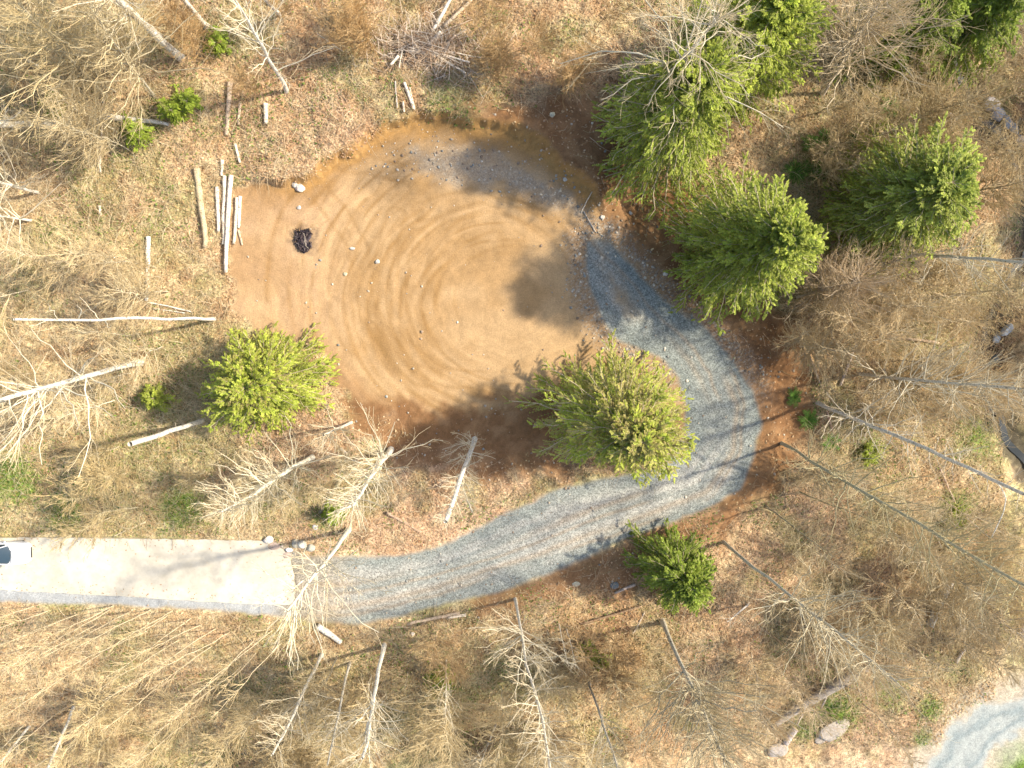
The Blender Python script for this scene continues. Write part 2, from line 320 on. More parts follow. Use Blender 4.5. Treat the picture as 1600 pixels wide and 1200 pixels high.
def landmat():
    m, t, b = newmat('land'); L = t.links
    a = nd(t, 'ShaderNodeAttribute', attribute_name='Col'); e = nd(t, 'ShaderNodeAttribute', attribute_name='Ext'); sp = nd(t, 'ShaderNodeSeparateColor'); L.new(e.outputs['Color'], sp.inputs[0])
    g = nd(t, 'ShaderNodeNewGeometry'); P = g.outputs['Position']
    # gravel speckle: single stones
    v = nd(t, 'ShaderNodeTexVoronoi', Scale=11.); L.new(P, v.inputs['Vector']); sv = nd(t, 'ShaderNodeSeparateColor'); L.new(v.outputs['Color'], sv.inputs[0])
    v2 = nd(t, 'ShaderNodeTexVoronoi', Scale=26.); L.new(P, v2.inputs['Vector']); sv2 = nd(t, 'ShaderNodeSeparateColor'); L.new(v2.outputs['Color'], sv2.inputs[0])
    cr = nd(t, 'ShaderNodeMapRange'); cr.inputs[3].default_value = .62; cr.inputs[4].default_value = 1.38; L.new(sv.outputs[0], cr.inputs[0])
    cr2 = nd(t, 'ShaderNodeMapRange'); cr2.inputs[3].default_value = .72; cr2.inputs[4].default_value = 1.28; L.new(sv2.outputs[0], cr2.inputs[0])
    mg = nd(t, 'ShaderNodeMath', operation='MULTIPLY'); L.new(cr.outputs[0], mg.inputs[0]); L.new(cr2.outputs[0], mg.inputs[1])
    # fine earth grain with sparse pale pebbles
    n = nd(t, 'ShaderNodeTexNoise', Scale=9., Detail=8., Roughness=.75); L.new(P, n.inputs['Vector'])
    nr = nd(t, 'ShaderNodeMapRange'); nr.inputs[1].default_value = .3; nr.inputs[2].default_value = .7; nr.inputs[3].default_value = .74; nr.inputs[4].default_value = 1.26; L.new(n.outputs['Fac'], nr.inputs[0])
    mx = nd(t, 'ShaderNodeMix'); L.new(sp.outputs[0], mx.inputs[0]); L.new(nr.outputs[0], mx.inputs[2]); L.new(mg.outputs[0], mx.inputs[3])
    # leaf litter: irregular leaf-sized cells
    dn = nd(t, 'ShaderNodeTexNoise', Scale=3., Detail=3.); L.new(P, dn.inputs['Vector']); va = nd(t, 'ShaderNodeVectorMath', operation='ADD'); L.new(P, va.inputs[0]); L.new(dn.outputs['Color'], va.inputs[1])
    v3 = nd(t, 'ShaderNodeTexVoronoi', Scale=8.); L.new(va.outputs[0], v3.inputs['Vector']); s3 = nd(t, 'ShaderNodeSeparateColor'); L.new(v3.outputs['Color'], s3.inputs[0])
    r3 = nd(t, 'ShaderNodeMapRange'); r3.inputs[3].default_value = .45; r3.inputs[4].default_value = 1.55; L.new(s3.outputs[0], r3.inputs[0])
    mx2 = nd(t, 'ShaderNodeMix'); L.new(sp.outputs[1], mx2.inputs[0]); L.new(mx.outputs[0], mx2.inputs[2]); L.new(r3.outputs[0], mx2.inputs[3])
    vm = nd(t, 'ShaderNodeVectorMath', operation='SCALE'); L.new(a.outputs['Color'], vm.inputs[0]); L.new(mx2.outputs[0], vm.inputs['Scale'])
    L.new(vm.outputs[0], b.inputs['Base Color']); b.inputs['Roughness'].default_value = .95; b.inputs['Specular IOR Level'].default_value = .15
    bp = nd(t, 'ShaderNodeBump', Strength=.7, Distance=.05); L.new(mx2.outputs[0], bp.inputs['Height']); L.new(bp.outputs[0], b.inputs['Normal'])
    return m
MLAND = landmat()
MLEAF = attrmat('dead_leaf', .85, .15, .15, 30)
MTWIG = attrmat('dry_twig', .8, 0, .2, 15)
MGREEN = attrmat('green_leaf', .6, .35, .25, 4)
MNEEDLE = attrmat('conifer_foliage', .6, .35, .22, 1.6)
MBARK = attrmat('pale_bark', .85, 0, .38, 12, .5, True)
MBARKD = attrmat('dark_bark', .9, 0, .35, 10, .6)
MWOOD = attrmat('cut_wood', .8, 0, .22, 8, .4)
MSTONE = attrmat('stone', .85, 0, .25, 9, .6)

# ------------------------------------------------------------------ land
step = .125
X0, X1, Y0, Y1 = -48, 50, -44, 34
gx = np.arange(X0, X1+.001, step); gy = np.arange(Y0, Y1+.001, step)
GX, GY = np.meshgrid(gx, gy)
Z = zones(GX, GY); GZ = height(GX, GY, Z)
slabm = Z['slab'] < .05
GZ = np.where(slabm, -.12, GZ)
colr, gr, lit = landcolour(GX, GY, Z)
ny, nx = GX.shape
V = np.stack([GX, GY, GZ], -1).reshape(-1, 3); colr = colr.reshape(-1, 3); ext = np.stack([gr, lit], -1).reshape(-1, 2)
ii = np.arange(nx-1)[None]+np.arange(ny-1)[:, None]*nx
FQ = np.stack([ii, ii+1, ii+nx+1, ii+nx], -1).reshape(-1, 4)
zc = {k: v[:-1, :-1].ravel() for k, v in Z.items()}
zone = np.zeros(len(FQ), int); zone[zc['pad'] < 0] = 1
fx_, fy_ = GX[:-1, :-1].ravel(), GY[:-1, :-1].ravel()
zone[zc['road'] < 0] = 2; zone[zc['lane'] < 0] = 3
for k, nm in enumerate(['ground', 'dirt_clearing', 'gravel_road', 'gravel_lane']):
    f = FQ[zone == k]; u, inv = np.unique(f, return_inverse=True)
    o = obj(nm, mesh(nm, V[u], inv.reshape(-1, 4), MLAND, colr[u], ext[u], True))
    tag(o, kind='structure')
# far ground ring out to the horizon
R_ = 1500; ring = [(X0, Y0), (X1, Y0), (X1, Y1), (X0, Y1)]; out = [(-R_, -R_), (R_, -R_), (R_, R_), (-R_, R_)]
rv = []; rf = []
for (px_, py_) in ring: rv.append((px_, py_, -.9))
for (px_, py_) in out: rv.append((px_, py_, -3))
for i in range(4): j = (i+1) % 4; rf.append((i, i+4, j+4, j)[::-1])
o = obj('distant_ground', mesh('distant_ground', np.array(rv), np.array(rf), MLAND, np.tile(TAN*.8, (8, 1)), np.tile([[0, 1]], (8, 1)))); tag(o, kind='structure')

# concrete slab
def slabmat():
    m, t, b = newmat('concrete'); L = t.links; g = nd(t, 'ShaderNodeNewGeometry'); P = g.outputs['Position']
    n = nd(t, 'ShaderNodeTexNoise', Scale=.9, Detail=8., Roughness=.65); L.new(P, n.inputs['Vector'])
    r = nd(t, 'ShaderNodeValToRGB'); r.color_ramp.elements[0].position = .3; r.color_ramp.elements[0].color = (.55, .50, .39, 1); r.color_ramp.elements[1].position = .68; r.color_ramp.elements[1].color = (.69, .64, .52, 1)
    L.new(n.outputs['Fac'], r.inputs[0])
    v = nd(t, 'ShaderNodeTexVoronoi', Scale=.8, feature='DISTANCE_TO_EDGE'); dn = nd(t, 'ShaderNodeTexNoise', Scale=1.5, Detail=5.); L.new(P, dn.inputs['Vector'])
    va = nd(t, 'ShaderNodeVectorMath', operation='ADD'); L.new(P, va.inputs[0]); L.new(dn.outputs['Color'], va.inputs[1]); L.new(va.outputs[0], v.inputs['Vector'])
    ns = nd(t, 'ShaderNodeTexNoise', Scale=.28, Detail=6., Roughness=.7); L.new(P, ns.inputs['Vector']); ms = nd(t, 'ShaderNodeMapRange'); ms.inputs[1].default_value = .4; ms.inputs[2].default_value = .62; ms.inputs[3].default_value = .84; ms.inputs[4].default_value = 1.08; L.new(ns.outputs['Fac'], ms.inputs[0])
    mr = nd(t, 'ShaderNodeMapRange'); mr.inputs[2].default_value = .012; mr.inputs[3].default_value = .86; mr.inputs[4].default_value = 1.; L.new(v.outputs['Distance'], mr.inputs[0])
    mm = nd(t, 'ShaderNodeMath', operation='MULTIPLY'); L.new(mr.outputs[0], mm.inputs[0]); L.new(ms.outputs[0], mm.inputs[1]); vm = nd(t, 'ShaderNodeVectorMath', operation='SCALE'); L.new(r.outputs[0], vm.inputs[0]); L.new(mm.outputs[0], vm.inputs['Scale'])
    L.new(vm.outputs[0], b.inputs['Base Color']); b.inputs['Roughness'].default_value = .9
    bp = nd(t, 'ShaderNodeBump', Strength=.3, Distance=.02); L.new(n.outputs['Fac'], bp.inputs['Height']); L.new(bp.outputs[0], b.inputs['Normal']); return m
bm = bmesh.new()
pts = []
for i in range(len(SLAB)):
    a, b_ = SLAB[i], SLAB[(i+1) % len(SLAB)]; n = max(1, int(np.linalg.norm(b_-a)/.35))
    for k in range(n):
        p = a+(b_-a)*k/n; pts.append(p+(rng.random(2)-.5)*.09)
top = bm.faces.new([bm.verts.new((p[0], p[1], .06)) for p in pts[::1]])
if top.normal.z < 0: top.normal_flip()
r = bmesh.ops.extrude_face_region(bm, geom=[top]); bmesh.ops.translate(bm, vec=(0, 0, -.25), verts=[v for v in r['geom'] if isinstance(v, bmesh.types.BMVert)])
bmesh.ops.recalc_face_normals(bm, faces=bm.faces); bmesh.ops.triangulate(bm, faces=[f for f in bm.faces if len(f.verts) > 4])
me = bpy.data.meshes.new('concrete_driveway'); bm.to_mesh(me); bm.free(); me.materials.append(slabmat())
tag(obj('concrete_driveway', me), kind='structure')

# stream water: a narrow ribbon in the bottom of the gully
SL = smooth_line(STREAM, 90); SL = SL+np.stack([(vnoise(np.arange(90)*.35, 0, 5)-.5)*1.1, (vnoise(np.arange(90)*.35, 9, 6)-.5)*1.1], 1)
Tn = np.gradient(SL, axis=0); Tn /= np.linalg.norm(Tn, axis=1, keepdims=True); Nn = np.stack([-Tn[:, 1], Tn[:, 0]], 1); wdt = (.08+.28*vnoise(np.arange(90)*.4, 3, 7))[:, None]
sv = np.vstack([np.c_[SL-Nn*wdt, np.zeros(90)], np.c_[SL+Nn*wdt, np.zeros(90)]])
zs = np.array([hz(*p) for p in SL]); sv[:90, 2] = zs+.10; sv[90:, 2] = zs+.10
k = np.arange(89); wm = solid('stream_water', (.03, .035, .03), .08, 0, .6)
tag(obj('stream', mesh('stream', sv, np.stack([k, k+1, k+91, k+90], -1), wm)), kind='structure')

# ------------------------------------------------------------------ undergrowth (uncountable)
def scatter(n, fx=None):
    x = rng.uniform(-44, 46, n); y = rng.uniform(-38, 31, n); z = zones(x, y)
    return x, y, z
def wildmask(z, x, y, m=.15):
    return (z['pad'] > m) & (z['road'] > m) & (z['lane'] > m) & (z['slab'] > .2)
# leaves on the ground
x, y, z = scatter(330000)
keep = wildmask(z, x, y) & ((z['sr'] > 1.) | (rng.random(len(x)) < .10)) & ((z['sb'] > 0) | (rng.random(len(x)) < .15)) & ((z['sdk'] > 0) | (rng.random(len(x)) < .25)) & (z['st'] > .35)
keep &= rng.random(len(x)) < .35+.8*fbm(x*.5, y*.5, 201, 3)
x, y = x[keep], y[keep]; z = {k_: v_[keep] for k_, v_ in z.items()}
h = height(x, y, z)+rng.uniform(.01, .10, len(x)); N = len(x)
az = rng.uniform(0, 2*np.pi, N); ln = rng.uniform(.05, .12, N); wd_ = ln*rng.uniform(.4, .8, N)
a = np.stack([np.cos(az), np.sin(az), rng.normal(0, .35, N)], 1)*ln[:, None]; b2 = np.stack([-np.sin(az), np.cos(az), rng.normal(0, .35, N)], 1)*wd_[:, None]
c0 = np.stack([x, y, h], 1); Vq = np.stack([c0-a, c0-b2, c0+a, c0+b2], 1).reshape(-1, 3)
pal = np.array([[.62,.40,.24],[.50,.28,.13],[.38,.19,.08],[.66,.50,.34],[.44,.30,.16],[.28,.16,.08]]); lc = litter(x, y)
lc = lc*.55*rng.uniform(.8, 1.7, (N, 1))+.5*pal[rng.integers(0, 6, N)]
tag(obj('leaf_litter', mesh('leaf_litter', Vq, np.arange(N*4).reshape(-1, 4), MLEAF, np.repeat(lc, 4, 0))), 'brown and tan fallen leaves covering the woodland floor', 'leaf litter', kind='stuff')

x = rng.uniform(-44, -14, 9000); y = rng.uniform(-26, -12, 9000); zz = sdf(SLAB, x, y); k_ = (zz < -.05) & (rng.random(9000) < np.exp(zz*1.6)*.5); x, y = x[k_], y[k_]; N = len(x)
az = rng.uniform(0, 2*np.pi, N); ln = rng.uniform(.04, .08, N); a = np.stack([np.cos(az), np.sin(az), rng.normal(0, .15, N)], 1)*ln[:, None]; b2 = np.stack([-np.sin(az), np.cos(az), rng.normal(0, .15, N)], 1)*ln[:, None]*.6; c0 = np.stack([x, y, np.full(N, .085)], 1)
tag(obj('blown_leaves', mesh('blown_leaves', np.stack([c0-a, c0-b2, c0+a, c0+b2], 1).reshape(-1, 3), np.arange(N*4).reshape(-1, 4), MLEAF, np.repeat(pal[rng.integers(0, 6, N)], 4, 0))), 'dry leaves blown onto the edges of the concrete driveway', 'leaves', kind='stuff')
def canes(n, name, label, cat, lmin, lmax, r0, up, pal, dens, K=5, droop=.5, thick=1.):
    x, y, z = scatter(n)
    keep = wildmask(z, x, y, .5) & (rng.random(n) < dens(x, y, z)); x, y = x[keep], y[keep]; z = {k_: v_[keep] for k_, v_ in z.items()}
    N = len(x); az = rng.uniform(0, 2*np.pi, N)+1.5*(fbm(x*.2, y*.2, 301, 2)-.5); L_ = rng.uniform(lmin, lmax, N); upn = rng.uniform(*up, N)
    t = np.linspace(0, 1, K)[None]; hor = L_[:, None]*np.sqrt(1-upn**2)[:, None]*t; ver = L_[:, None]*(upn[:, None]*t-droop*t**2)
    bend = (rng.normal(0, .35, N)*L_)[:, None]*t**2
    P = np.stack([x[:, None]+np.cos(az)[:, None]*hor-np.sin(az)[:, None]*bend, y[:, None]+np.sin(az)[:, None]*hor+np.cos(az)[:, None]*bend, height(x, y, z)[:, None]+.03+np.maximum(ver, .02+.0*ver)], -1)
    P[:, 1:-1] += rng.normal(0, .02, P[:, 1:-1].shape)
    R = (r0*rng.uniform(.6, 1.5, N))[:, None]*(1-.7*t)
    pal = np.array(pal); cc = pal[rng.integers(0, len(pal), N)]*rng.uniform(.75, 1.3, (N, 1)); g = greenness(x, y)
    cc = cc*.7+.3*litter(x, y)*1.3
    v, q, c_ = tube_arrays(P, R, cc, 3)
    tag(obj(name, mesh(name, v, q, MTWIG, c_)), label, cat, kind='stuff')
canes(120000, 'brambles', 'tangled dry bramble canes and twigs over the woodland floor', 'brambles', .5, 2.2, .013, (.3, .9), [[.74,.60,.39],[.58,.40,.23],[.48,.29,.15],[.78,.67,.47],[.64,.54,.34],[.42,.39,.19]], lambda x, y, z: np.where(z['sr'] < .8, .05, 1)*np.where(z['sb'] < 0, .12, 1)*np.where(z['sdk'] < 0, .3, 1)*(.25+1.0*fbm(x*.28, y*.28, 211, 3)))
canes(90000, 'dead_grass', 'tufts of pale dead grass between the brambles', 'grass', .25, .7, .012, (.5, .98), [[.70,.58,.38],[.62,.49,.30],[.55,.46,.26],[.50,.38,.22]], lambda x, y, z: np.where((z['sr'] < 0) | (z['sb'] < 0) | (z['sdk'] < 0), .03, 1)*sm(.42, .62, fbm(x*.45, y*.45, 221, 3)), K=3, droop=.35)
# low green cover
x, y, z = scatter(260000); g = greenness(x, y); base_g = sm(.52, .7, fbm(x*.35, y*.35, 231, 4))*.3
keep = wildmask(z, x, y, -.05) & (rng.random(len(x)) < np.clip(g*1.1*sm(.35, .6, fbm(x*1.5, y*1.5, 241, 3))+base_g, 0, 1)) & (z['st'] > .8) & (z['sr'] > .3) & (z['sb'] > .3)
x, y = x[keep], y[keep]; z = {k_: v_[keep] for k_, v_ in z.items()}; N = len(x); h = height(x, y, z)+rng.uniform(.03, .28, N)
az = rng.uniform(0, 2*np.pi, N); ln = rng.uniform(.05, .12, N); wd_ = ln*rng.uniform(.4, .7, N)
a = np.stack([np.cos(az), np.sin(az), rng.normal(0, .4, N)], 1)*ln[:, None]; b2 = np.stack([-np.sin(az), np.cos(az), rng.normal(0, .4, N)], 1)*wd_[:, None]; c0 = np.stack([x, y, h], 1)
gp = np.array([[.16,.26,.04],[.22,.31,.06],[.10,.17,.035],[.27,.33,.10],[.20,.24,.08]])
tag(obj('ground_cover', mesh('ground_cover', np.stack([c0-a, c0-b2, c0+a, c0+b2], 1).reshape(-1, 3), np.arange(N*4).reshape(-1, 4), MGREEN, np.repeat(gp[rng.integers(0, 5, N)]*rng.uniform(.8, 1.3, (N, 1)), 4, 0))), 'low green ivy, moss and weeds in patches on the woodland floor', 'ground cover', kind='stuff')

# loose stones
ico = bmesh.new(); bmesh.ops.create_icosphere(ico, subdivisions=1, radius=1); IV = np.array([v.co[:] for v in ico.verts]); IF = np.array([[v.index for v in f.verts] for f in ico.faces]); ico.free()
def stones(x, y, z, smin, smax, pal, name, label, cat='stones'):
    N = len(x); s = smin+(smax-smin)*rng.random(N)**3.5; h = height(x, y, z)
    sc = np.stack([s*rng.uniform(.7, 1.3, N), s*rng.uniform(.7, 1.3, N), s*rng.uniform(.4, .8, N)], 1)
    v = IV[None]*(1+rng.normal(0, .14, (N, len(IV), 1))); v = v*sc[:, None]; th = rng.uniform(0, 6.28, N); c_, s_ = np.cos(th)[:, None], np.sin(th)[:, None]
    v = np.stack([v[..., 0]*c_-v[..., 1]*s_, v[..., 0]*s_+v[..., 1]*c_, v[..., 2]], -1)+np.stack([x, y, h+sc[:, 2]*.3], 1)[:, None]
    f = (IF[None]+np.arange(N)[:, None, None]*len(IV)).reshape(-1, 3); pal = np.array(pal); cc = pal[rng.integers(0, len(pal), N)]*rng.uniform(.7, 1.25, (N, 1))
    tag(obj(name, mesh(name, v.reshape(-1, 3), f, MSTONE, np.repeat(cc, len(IV), 0))), label, cat, kind='stuff')
FANB = poly([(560,245),(650,215),(760,225),(860,250),(910,300),(960,370),(900,340),(840,312),(760,288),(660,262),(580,268)])
x, y, z = scatter(150000); berm = sm(2.4, .2, z['road'])*(z['road'] > -.2)*sm(3, 7, x)*(y > -5); fan = (sdf(FANB, x, y) < rng.normal(0, .8, len(x)))*.50
padst = (z['pad'] < -.3)*.014; soilst = ((z['sr'] < 0) | (z['sdk'] < 0) | (z['sb'] < 0))*.05; rd = (z['road'] < 0)*(z['slab'] > .1)*.05
keep = rng.random(len(x)) < np.maximum.reduce([berm*1.0, fan, padst, soilst*1., rd]); x, y = x[keep], y[keep]; z = {k_: v_[keep] for k_, v_ in z.items()}
stones(x, y, z, .02, .13, [[.50,.43,.32],[.40,.34,.26],[.34,.25,.17],[.56,.50,.40],[.27,.27,.24]], 'scattered_stones', 'small pale stones strewn along the edges of the clearing and the gravel bend')
# ------------------------------------------------------------------ trees
def unit(v): return v/(np.linalg.norm(v, axis=-1, keepdims=True)+1e-9)
def topfrom(B, px, py, hmin=3., hmax=27., h=None):
    """the tree-top point on the sight line of (px,py) that stands closest above the base B"""
    d = ray(px, py)
    if h is None:
        s = (B[0]*d[0]+B[1]*d[1])/(d[0]**2+d[1]**2); z = H+s*d[2]; h = min(max(z-B[2], hmin), hmax)
    s = (B[2]+h-H)/d[2]; return np.array([d[0]*s, d[1]*s, B[2]+h]), h
def kids(P, m, lfrac, spread, K, r, up=0., s0=.15, jit=.06, droop=0.):
    """m children per parent polyline: returns (S*m,K,3) and parent parameter"""
    S_, KP, _ = P.shape; s = r.uniform(s0, 1., (S_, m)); idx = s*(KP-1); i0 = np.minimum(idx.astype(int), KP-2); f = (idx-i0)[..., None]
    ar = np.arange(S_)[:, None]; base = P[ar, i0]*(1-f)+P[ar, i0+1]*f; d = unit(P[ar, i0+1]-P[ar, i0])
    L = np.linalg.norm(P[:, -1]-P[:, 0], axis=1)[:, None]*lfrac*(1.15-.75*s)*r.uniform(.5, 1.3, (S_, m))
    rv_ = unit(r.normal(size=(S_, m, 3))); perp = unit(np.cross(d, rv_)); an = r.uniform(*spread, (S_, m, 1))
    d2 = unit(d*np.cos(an)+perp*np.sin(an)+np.array([0, 0, up]))
    t = np.linspace(0, 1, K)[None, None, :, None]; crv = unit(r.normal(size=(S_, m, 1, 3)))*r.uniform(.05, .35, (S_, m, 1, 1))
    Q = base[:, :, None]+(d2[:, :, None]*t+crv*t**2-np.array([0, 0, droop])*t**2)*L[..., None, None]
    Q[:, :, 1:] += r.normal(0, jit, Q[:, :, 1:].shape)*L[..., None, None]*.5
    return Q.reshape(-1, K, 3), s.reshape(-1), L.reshape(-1)
PB = C(.66, .61, .50)
def bare_tree(name, base, top, label, r0=.14, n=26, m=7, q=4, blen=3.2, t0=.35, h=None, bark=None, seed=0, group=None, forks=0, end=.25, ang=(.7, 1.25), up=.15, cat='bare tree', parts=True, wig=.006, hmax=27, tw=1., bendk=1., fkr=.62, sprd=(.22,.55)):
    n = int(n*1.7); blen *= 1.2; m = max(0, m-1); r0 *= 1.18
    r = np.random.default_rng(seed+int(abs(base[0]))*7+int(abs(base[1])))
    B = ground(*base); T, hh = topfrom(B, *top, h=h, hmax=hmax); bark = PB if bark is None else np.array(bark)
    K = 12; t = np.linspace(0, 1, K)[:, None]; W = np.cumsum(r.normal(0, wig, (K, 3)), 0)*hh*.5; W -= t*W[-1]; W[:, 2] = 0
    TP = B+(T-B)*t+W; TP[0, 2] -= .15; ln = np.linalg.norm(T-B)
    TR = r0*(1-(1-end)*t[:, 0]**.9); TR[0] *= 1.35
    root = empty(name, B); tag(root, label, cat, group)
    v, f, c = tube_arrays(TP[None]-B, TR[None], bark[None]*r.uniform(.92, 1.05), 8)
    L = [(v, f, c)]
    mfk = TP[None]
    if forks:
        fk, s_, _ = kids(TP[None], forks, .42, (.18, .45), 8, r, .3, .35, .02); fr = np.interp(s_, t[:, 0], TR)*fkr
        L.append(tube_arrays(fk-B, fr[:, None]*np.linspace(1, .3, 8)[None], np.repeat(bark[None], len(fk), 0), 6))
    else: fk = None
    v, f, c = join_arrays(L); tr = obj('trunk', mesh('trunk', v, f, MBARK if bark.mean() > .35 else MBARKD, c, smooth=True), root)
    if n:
        s = np.sort(t0+(1-t0)*r.random(n)**.85); ix = s*(K-1); i0 = np.minimum(ix.astype(int), K-2); fr_ = (ix-i0)[:, None]
        b0 = TP[i0]*(1-fr_)+TP[i0+1]*fr_; ax = unit(T-B); rv_ = unit(r.normal(size=(n, 3))); perp = unit(np.cross(ax, rv_)); an = r.uniform(*ang, (n, 1))
        dd = unit(ax*np.cos(an)+perp*np.sin(an)); Lb = blen*(1.05-.65*((s-t0)/(1-t0)))*r.uniform(.5, 1.25, n)
        tt = np.linspace(0, 1, 7)[None, :, None]; bend = unit(r.normal(size=(n, 1, 3)))*.13
        BP = b0[:, None]+(dd[:, None]*tt+bend*bendk*tt**2+np.array([0, 0, up])*tt**2)*Lb[:, None, None]; BP[:, 1:] += r.normal(0, .018, BP[:, 1:].shape)*Lb[:, None, None]
        if fk is not None:
            fb, s_, lb_ = kids(fk, max(3, n//6), .5, (.4, .95), 7, r, .1, .2, .03); BP = np.vstack([BP, fb]); Lb = np.r_[Lb, lb_]
        rb = np.minimum(.012+.008*Lb, r0*.55)
        c1 = np.minimum(bark*C(1.04, .99, .86), .8); lay = [tube_arrays(BP-B, rb[:, None]*np.linspace(1, .35, 7)[None], c1[None]*r.uniform(.8, 1.1, (len(BP), 1)), 4)]
        if m:
            P2, s2, L2 = kids(BP, m, .50, sprd, 4, r, .05, .12, .05); r2 = (.0085+.005*L2)*tw
            lay.append(tube_arrays(P2-B, r2[:, None]*np.linspace(1, .5, 4)[None], c1[None]*C(1., .93, .82)*r.uniform(.75, 1.1, (len(P2), 1)), 3))
            if q:
                P3, s3, L3 = kids(P2, max(1, q-1), .55, (.25, .7), 3, r, .05, .2, .06); r3 = (.0068+.003*L3)*tw
                lay.append(tube_arrays(P3-B, r3[:, None]*np.linspace(1, .6, 3)[None], c1[None]*C(1., .93, .80)*r.uniform(.8, 1.15, (len(P3), 1)), 3))
        v, f, c = join_arrays(lay); obj('crown', mesh('crown', v, f, MTWIG, c), root)
    return root

def conifer(name, base, top, R, label, n=150, tint=(.16, .25, .035), tip=(.30, .36, .055), seed=0, hmax=24, h=None, t0=.12, density=1., trunkr=.24, power=.8, lop=None, leaf=1., elev=(-.12, .75), brown=0., group=None):
    r = np.random.default_rng(seed+900); B = ground(*base); T, hh = topfrom(B, *top, hmin=2, hmax=hmax, h=h)
    K = 14; t = np.linspace(0, 1, K)[:, None]; TP = B+(T-B)*t; TP[0, 2] -= .2; TR = trunkr*(1-.93*t[:, 0])
    R *= .93; root = empty(name, B); tag(root, label, 'conifer', group)
    v, f, c = tube_arrays(TP[None]-B, TR[None], np.array([[.24, .16, .10]]), 8); obj('trunk', mesh('trunk', v, f, MBARKD, c, smooth=True), root)
    s = t0+(1-t0)*(np.arange(n)+r.random(n))/n; s = s**.9*1.0; s = np.clip(s, t0, .995)
    az = np.arange(n)*2.39996+r.normal(0, .25, n); b0 = B+(T-B)*s[:, None]; u = (s-t0)/(1-t0)
    L = (R*(1-u)**power+.25)*r.uniform(.72, 1.12, n)*(1+.16*np.sin(az*2+seed)+.10*np.sin(az*3+seed*2))
    if lop is not None: L *= 1+lop[1]*np.cos(az-lop[0])
    el = elev[0]+(elev[1]-elev[0])*u**1.5+r.normal(0, .10, n)
    K1 = 8; tt = np.linspace(0, 1, K1)[None]; hor = L[:, None]*np.cos(el)[:, None]*tt; ver = L[:, None]*(np.sin(el)[:, None]*tt-.16*tt**2+.07*tt**4)
    BP = np.stack([b0[:, :1]+np.cos(az)[:, None]*hor, b0[:, 1:2]+np.sin(az)[:, None]*hor, b0[:, 2:3]+ver], -1); BP[:, 1:] += r.normal(0, .02, BP[:, 1:].shape)*L[:, None, None]
    # sprays along every branch, left and right
    m = int(20*density); sp = np.tile(np.linspace(.10, 1., m)[None], (n, 1))+r.normal(0, .02, (n, m)); sp = np.clip(sp, .05, 1); ix = sp*(K1-1); i0 = np.minimum(ix.astype(int), K1-2); fr = (ix-i0)[..., None]; ar = np.arange(n)[:, None]
    q0 = BP[ar, i0]*(1-fr)+BP[ar, i0+1]*fr; d = unit(BP[ar, i0+1]-BP[ar, i0]); side = unit(np.cross(d, np.array([0, 0, 1.])))*np.where(np.arange(m) % 2, 1, -1)[None, :, None]
    an = r.uniform(.25, .70, (n, m, 1)); d2 = unit(d*np.cos(an)+side*np.sin(an)+np.stack([np.zeros((n, m))]*2+[r.normal(-.12, .16, (n, m))], -1))
    L2 = (L[:, None]*.33*(1.15-sp)+.20)*r.uniform(.6, 1.25, (n, m)); K2 = 5; t2 = np.linspace(0, 1, K2)[None, None, :, None]
    SP = q0[:, :, None]+(d2[:, :, None]*t2-np.array([0, 0, .22])*t2**2)*L2[..., None, None]; SP = SP.reshape(-1, K2, 3); L2f = L2.reshape(-1)
    wood = join_arrays([tube_arrays(BP-B, (.012+.010*L)[:, None]*np.linspace(1, .25, K1)[None], np.repeat(C(.56, .47, .30)[None], n, 0)*r.uniform(.8, 1.2, (n, 1)), 4),
                        tube_arrays(SP-B, np.full((len(SP), K2), .008), np.repeat(C(.40, .35, .20)[None], len(SP), 0), 3)])
    obj('branches', mesh('branches', *wood[:2], MTWIG, wood[2]), root)
    # leaf-sized faces set along each spray
    g = 9; N = len(SP)
    w = np.tile(np.linspace(.08, 1, g)[None], (N, 1)); ix = w*(K2-1); i0 = np.minimum(ix.astype(int), K2-2); fr = (ix-i0)[..., None]; ar = np.arange(N)[:, None]
    p = SP[ar, i0]*(1-fr)+SP[ar, i0+1]*fr; d = unit(SP[ar, i0+1]-SP[ar, i0]); up_ = unit(np.array([0, 0, 1.])+r.normal(0, .35, (N, 1, 3))); sd_ = unit(np.cross(d, up_))
    fl = []; cl = []
    brt = np.repeat(r.uniform(.72, 1.25, n)[:, None], m, 1).reshape(-1)          # whole branches differ in age
    u_ = np.repeat(u[:, None], m, 1).reshape(-1); sf = sp.reshape(-1)
    cb = fbm(SP[:, 0, 0]*.8+seed*3, SP[:, 0, 1]*.8+SP[:, 0, 2]*.6, 401, 3)
    for sgn in (-1, 1):
        ang = r.uniform(.2, .65, (N, g, 1)); dd = unit(d*np.cos(ang)+sgn*sd_*np.sin(ang)+np.stack([np.zeros((N, g))]*2+[r.normal(0, .15, (N, g))], -1))
        ll = (.13+.07*r.random((N, g, 1)))*leaf*(1.15-.45*w[..., None]); ww = ll*.30; nn = unit(up_+r.normal(0, .45, (N, g, 3))); ss = unit(np.cross(dd, nn))
        a = p; c_ = p+dd*ll; b1 = p+dd*ll*.55+ss*ww; b2 = p+dd*ll*.55-ss*ww; fl.append(np.stack([a, b1, c_, b2], 2).reshape(-1, 4, 3))
        mixv = np.clip((sf*.55+.25*w.mean(1)+.35*(cb-.3)*2)[:, None]*.6+w*.35+r.normal(0, .12, (N, g)), 0, 1)[..., None]
        col_ = (np.array(tint)*(1-mixv)+np.array(tip)*mixv)*brt[:, None, None]*r.uniform(.8, 1.2, (N, g, 1))
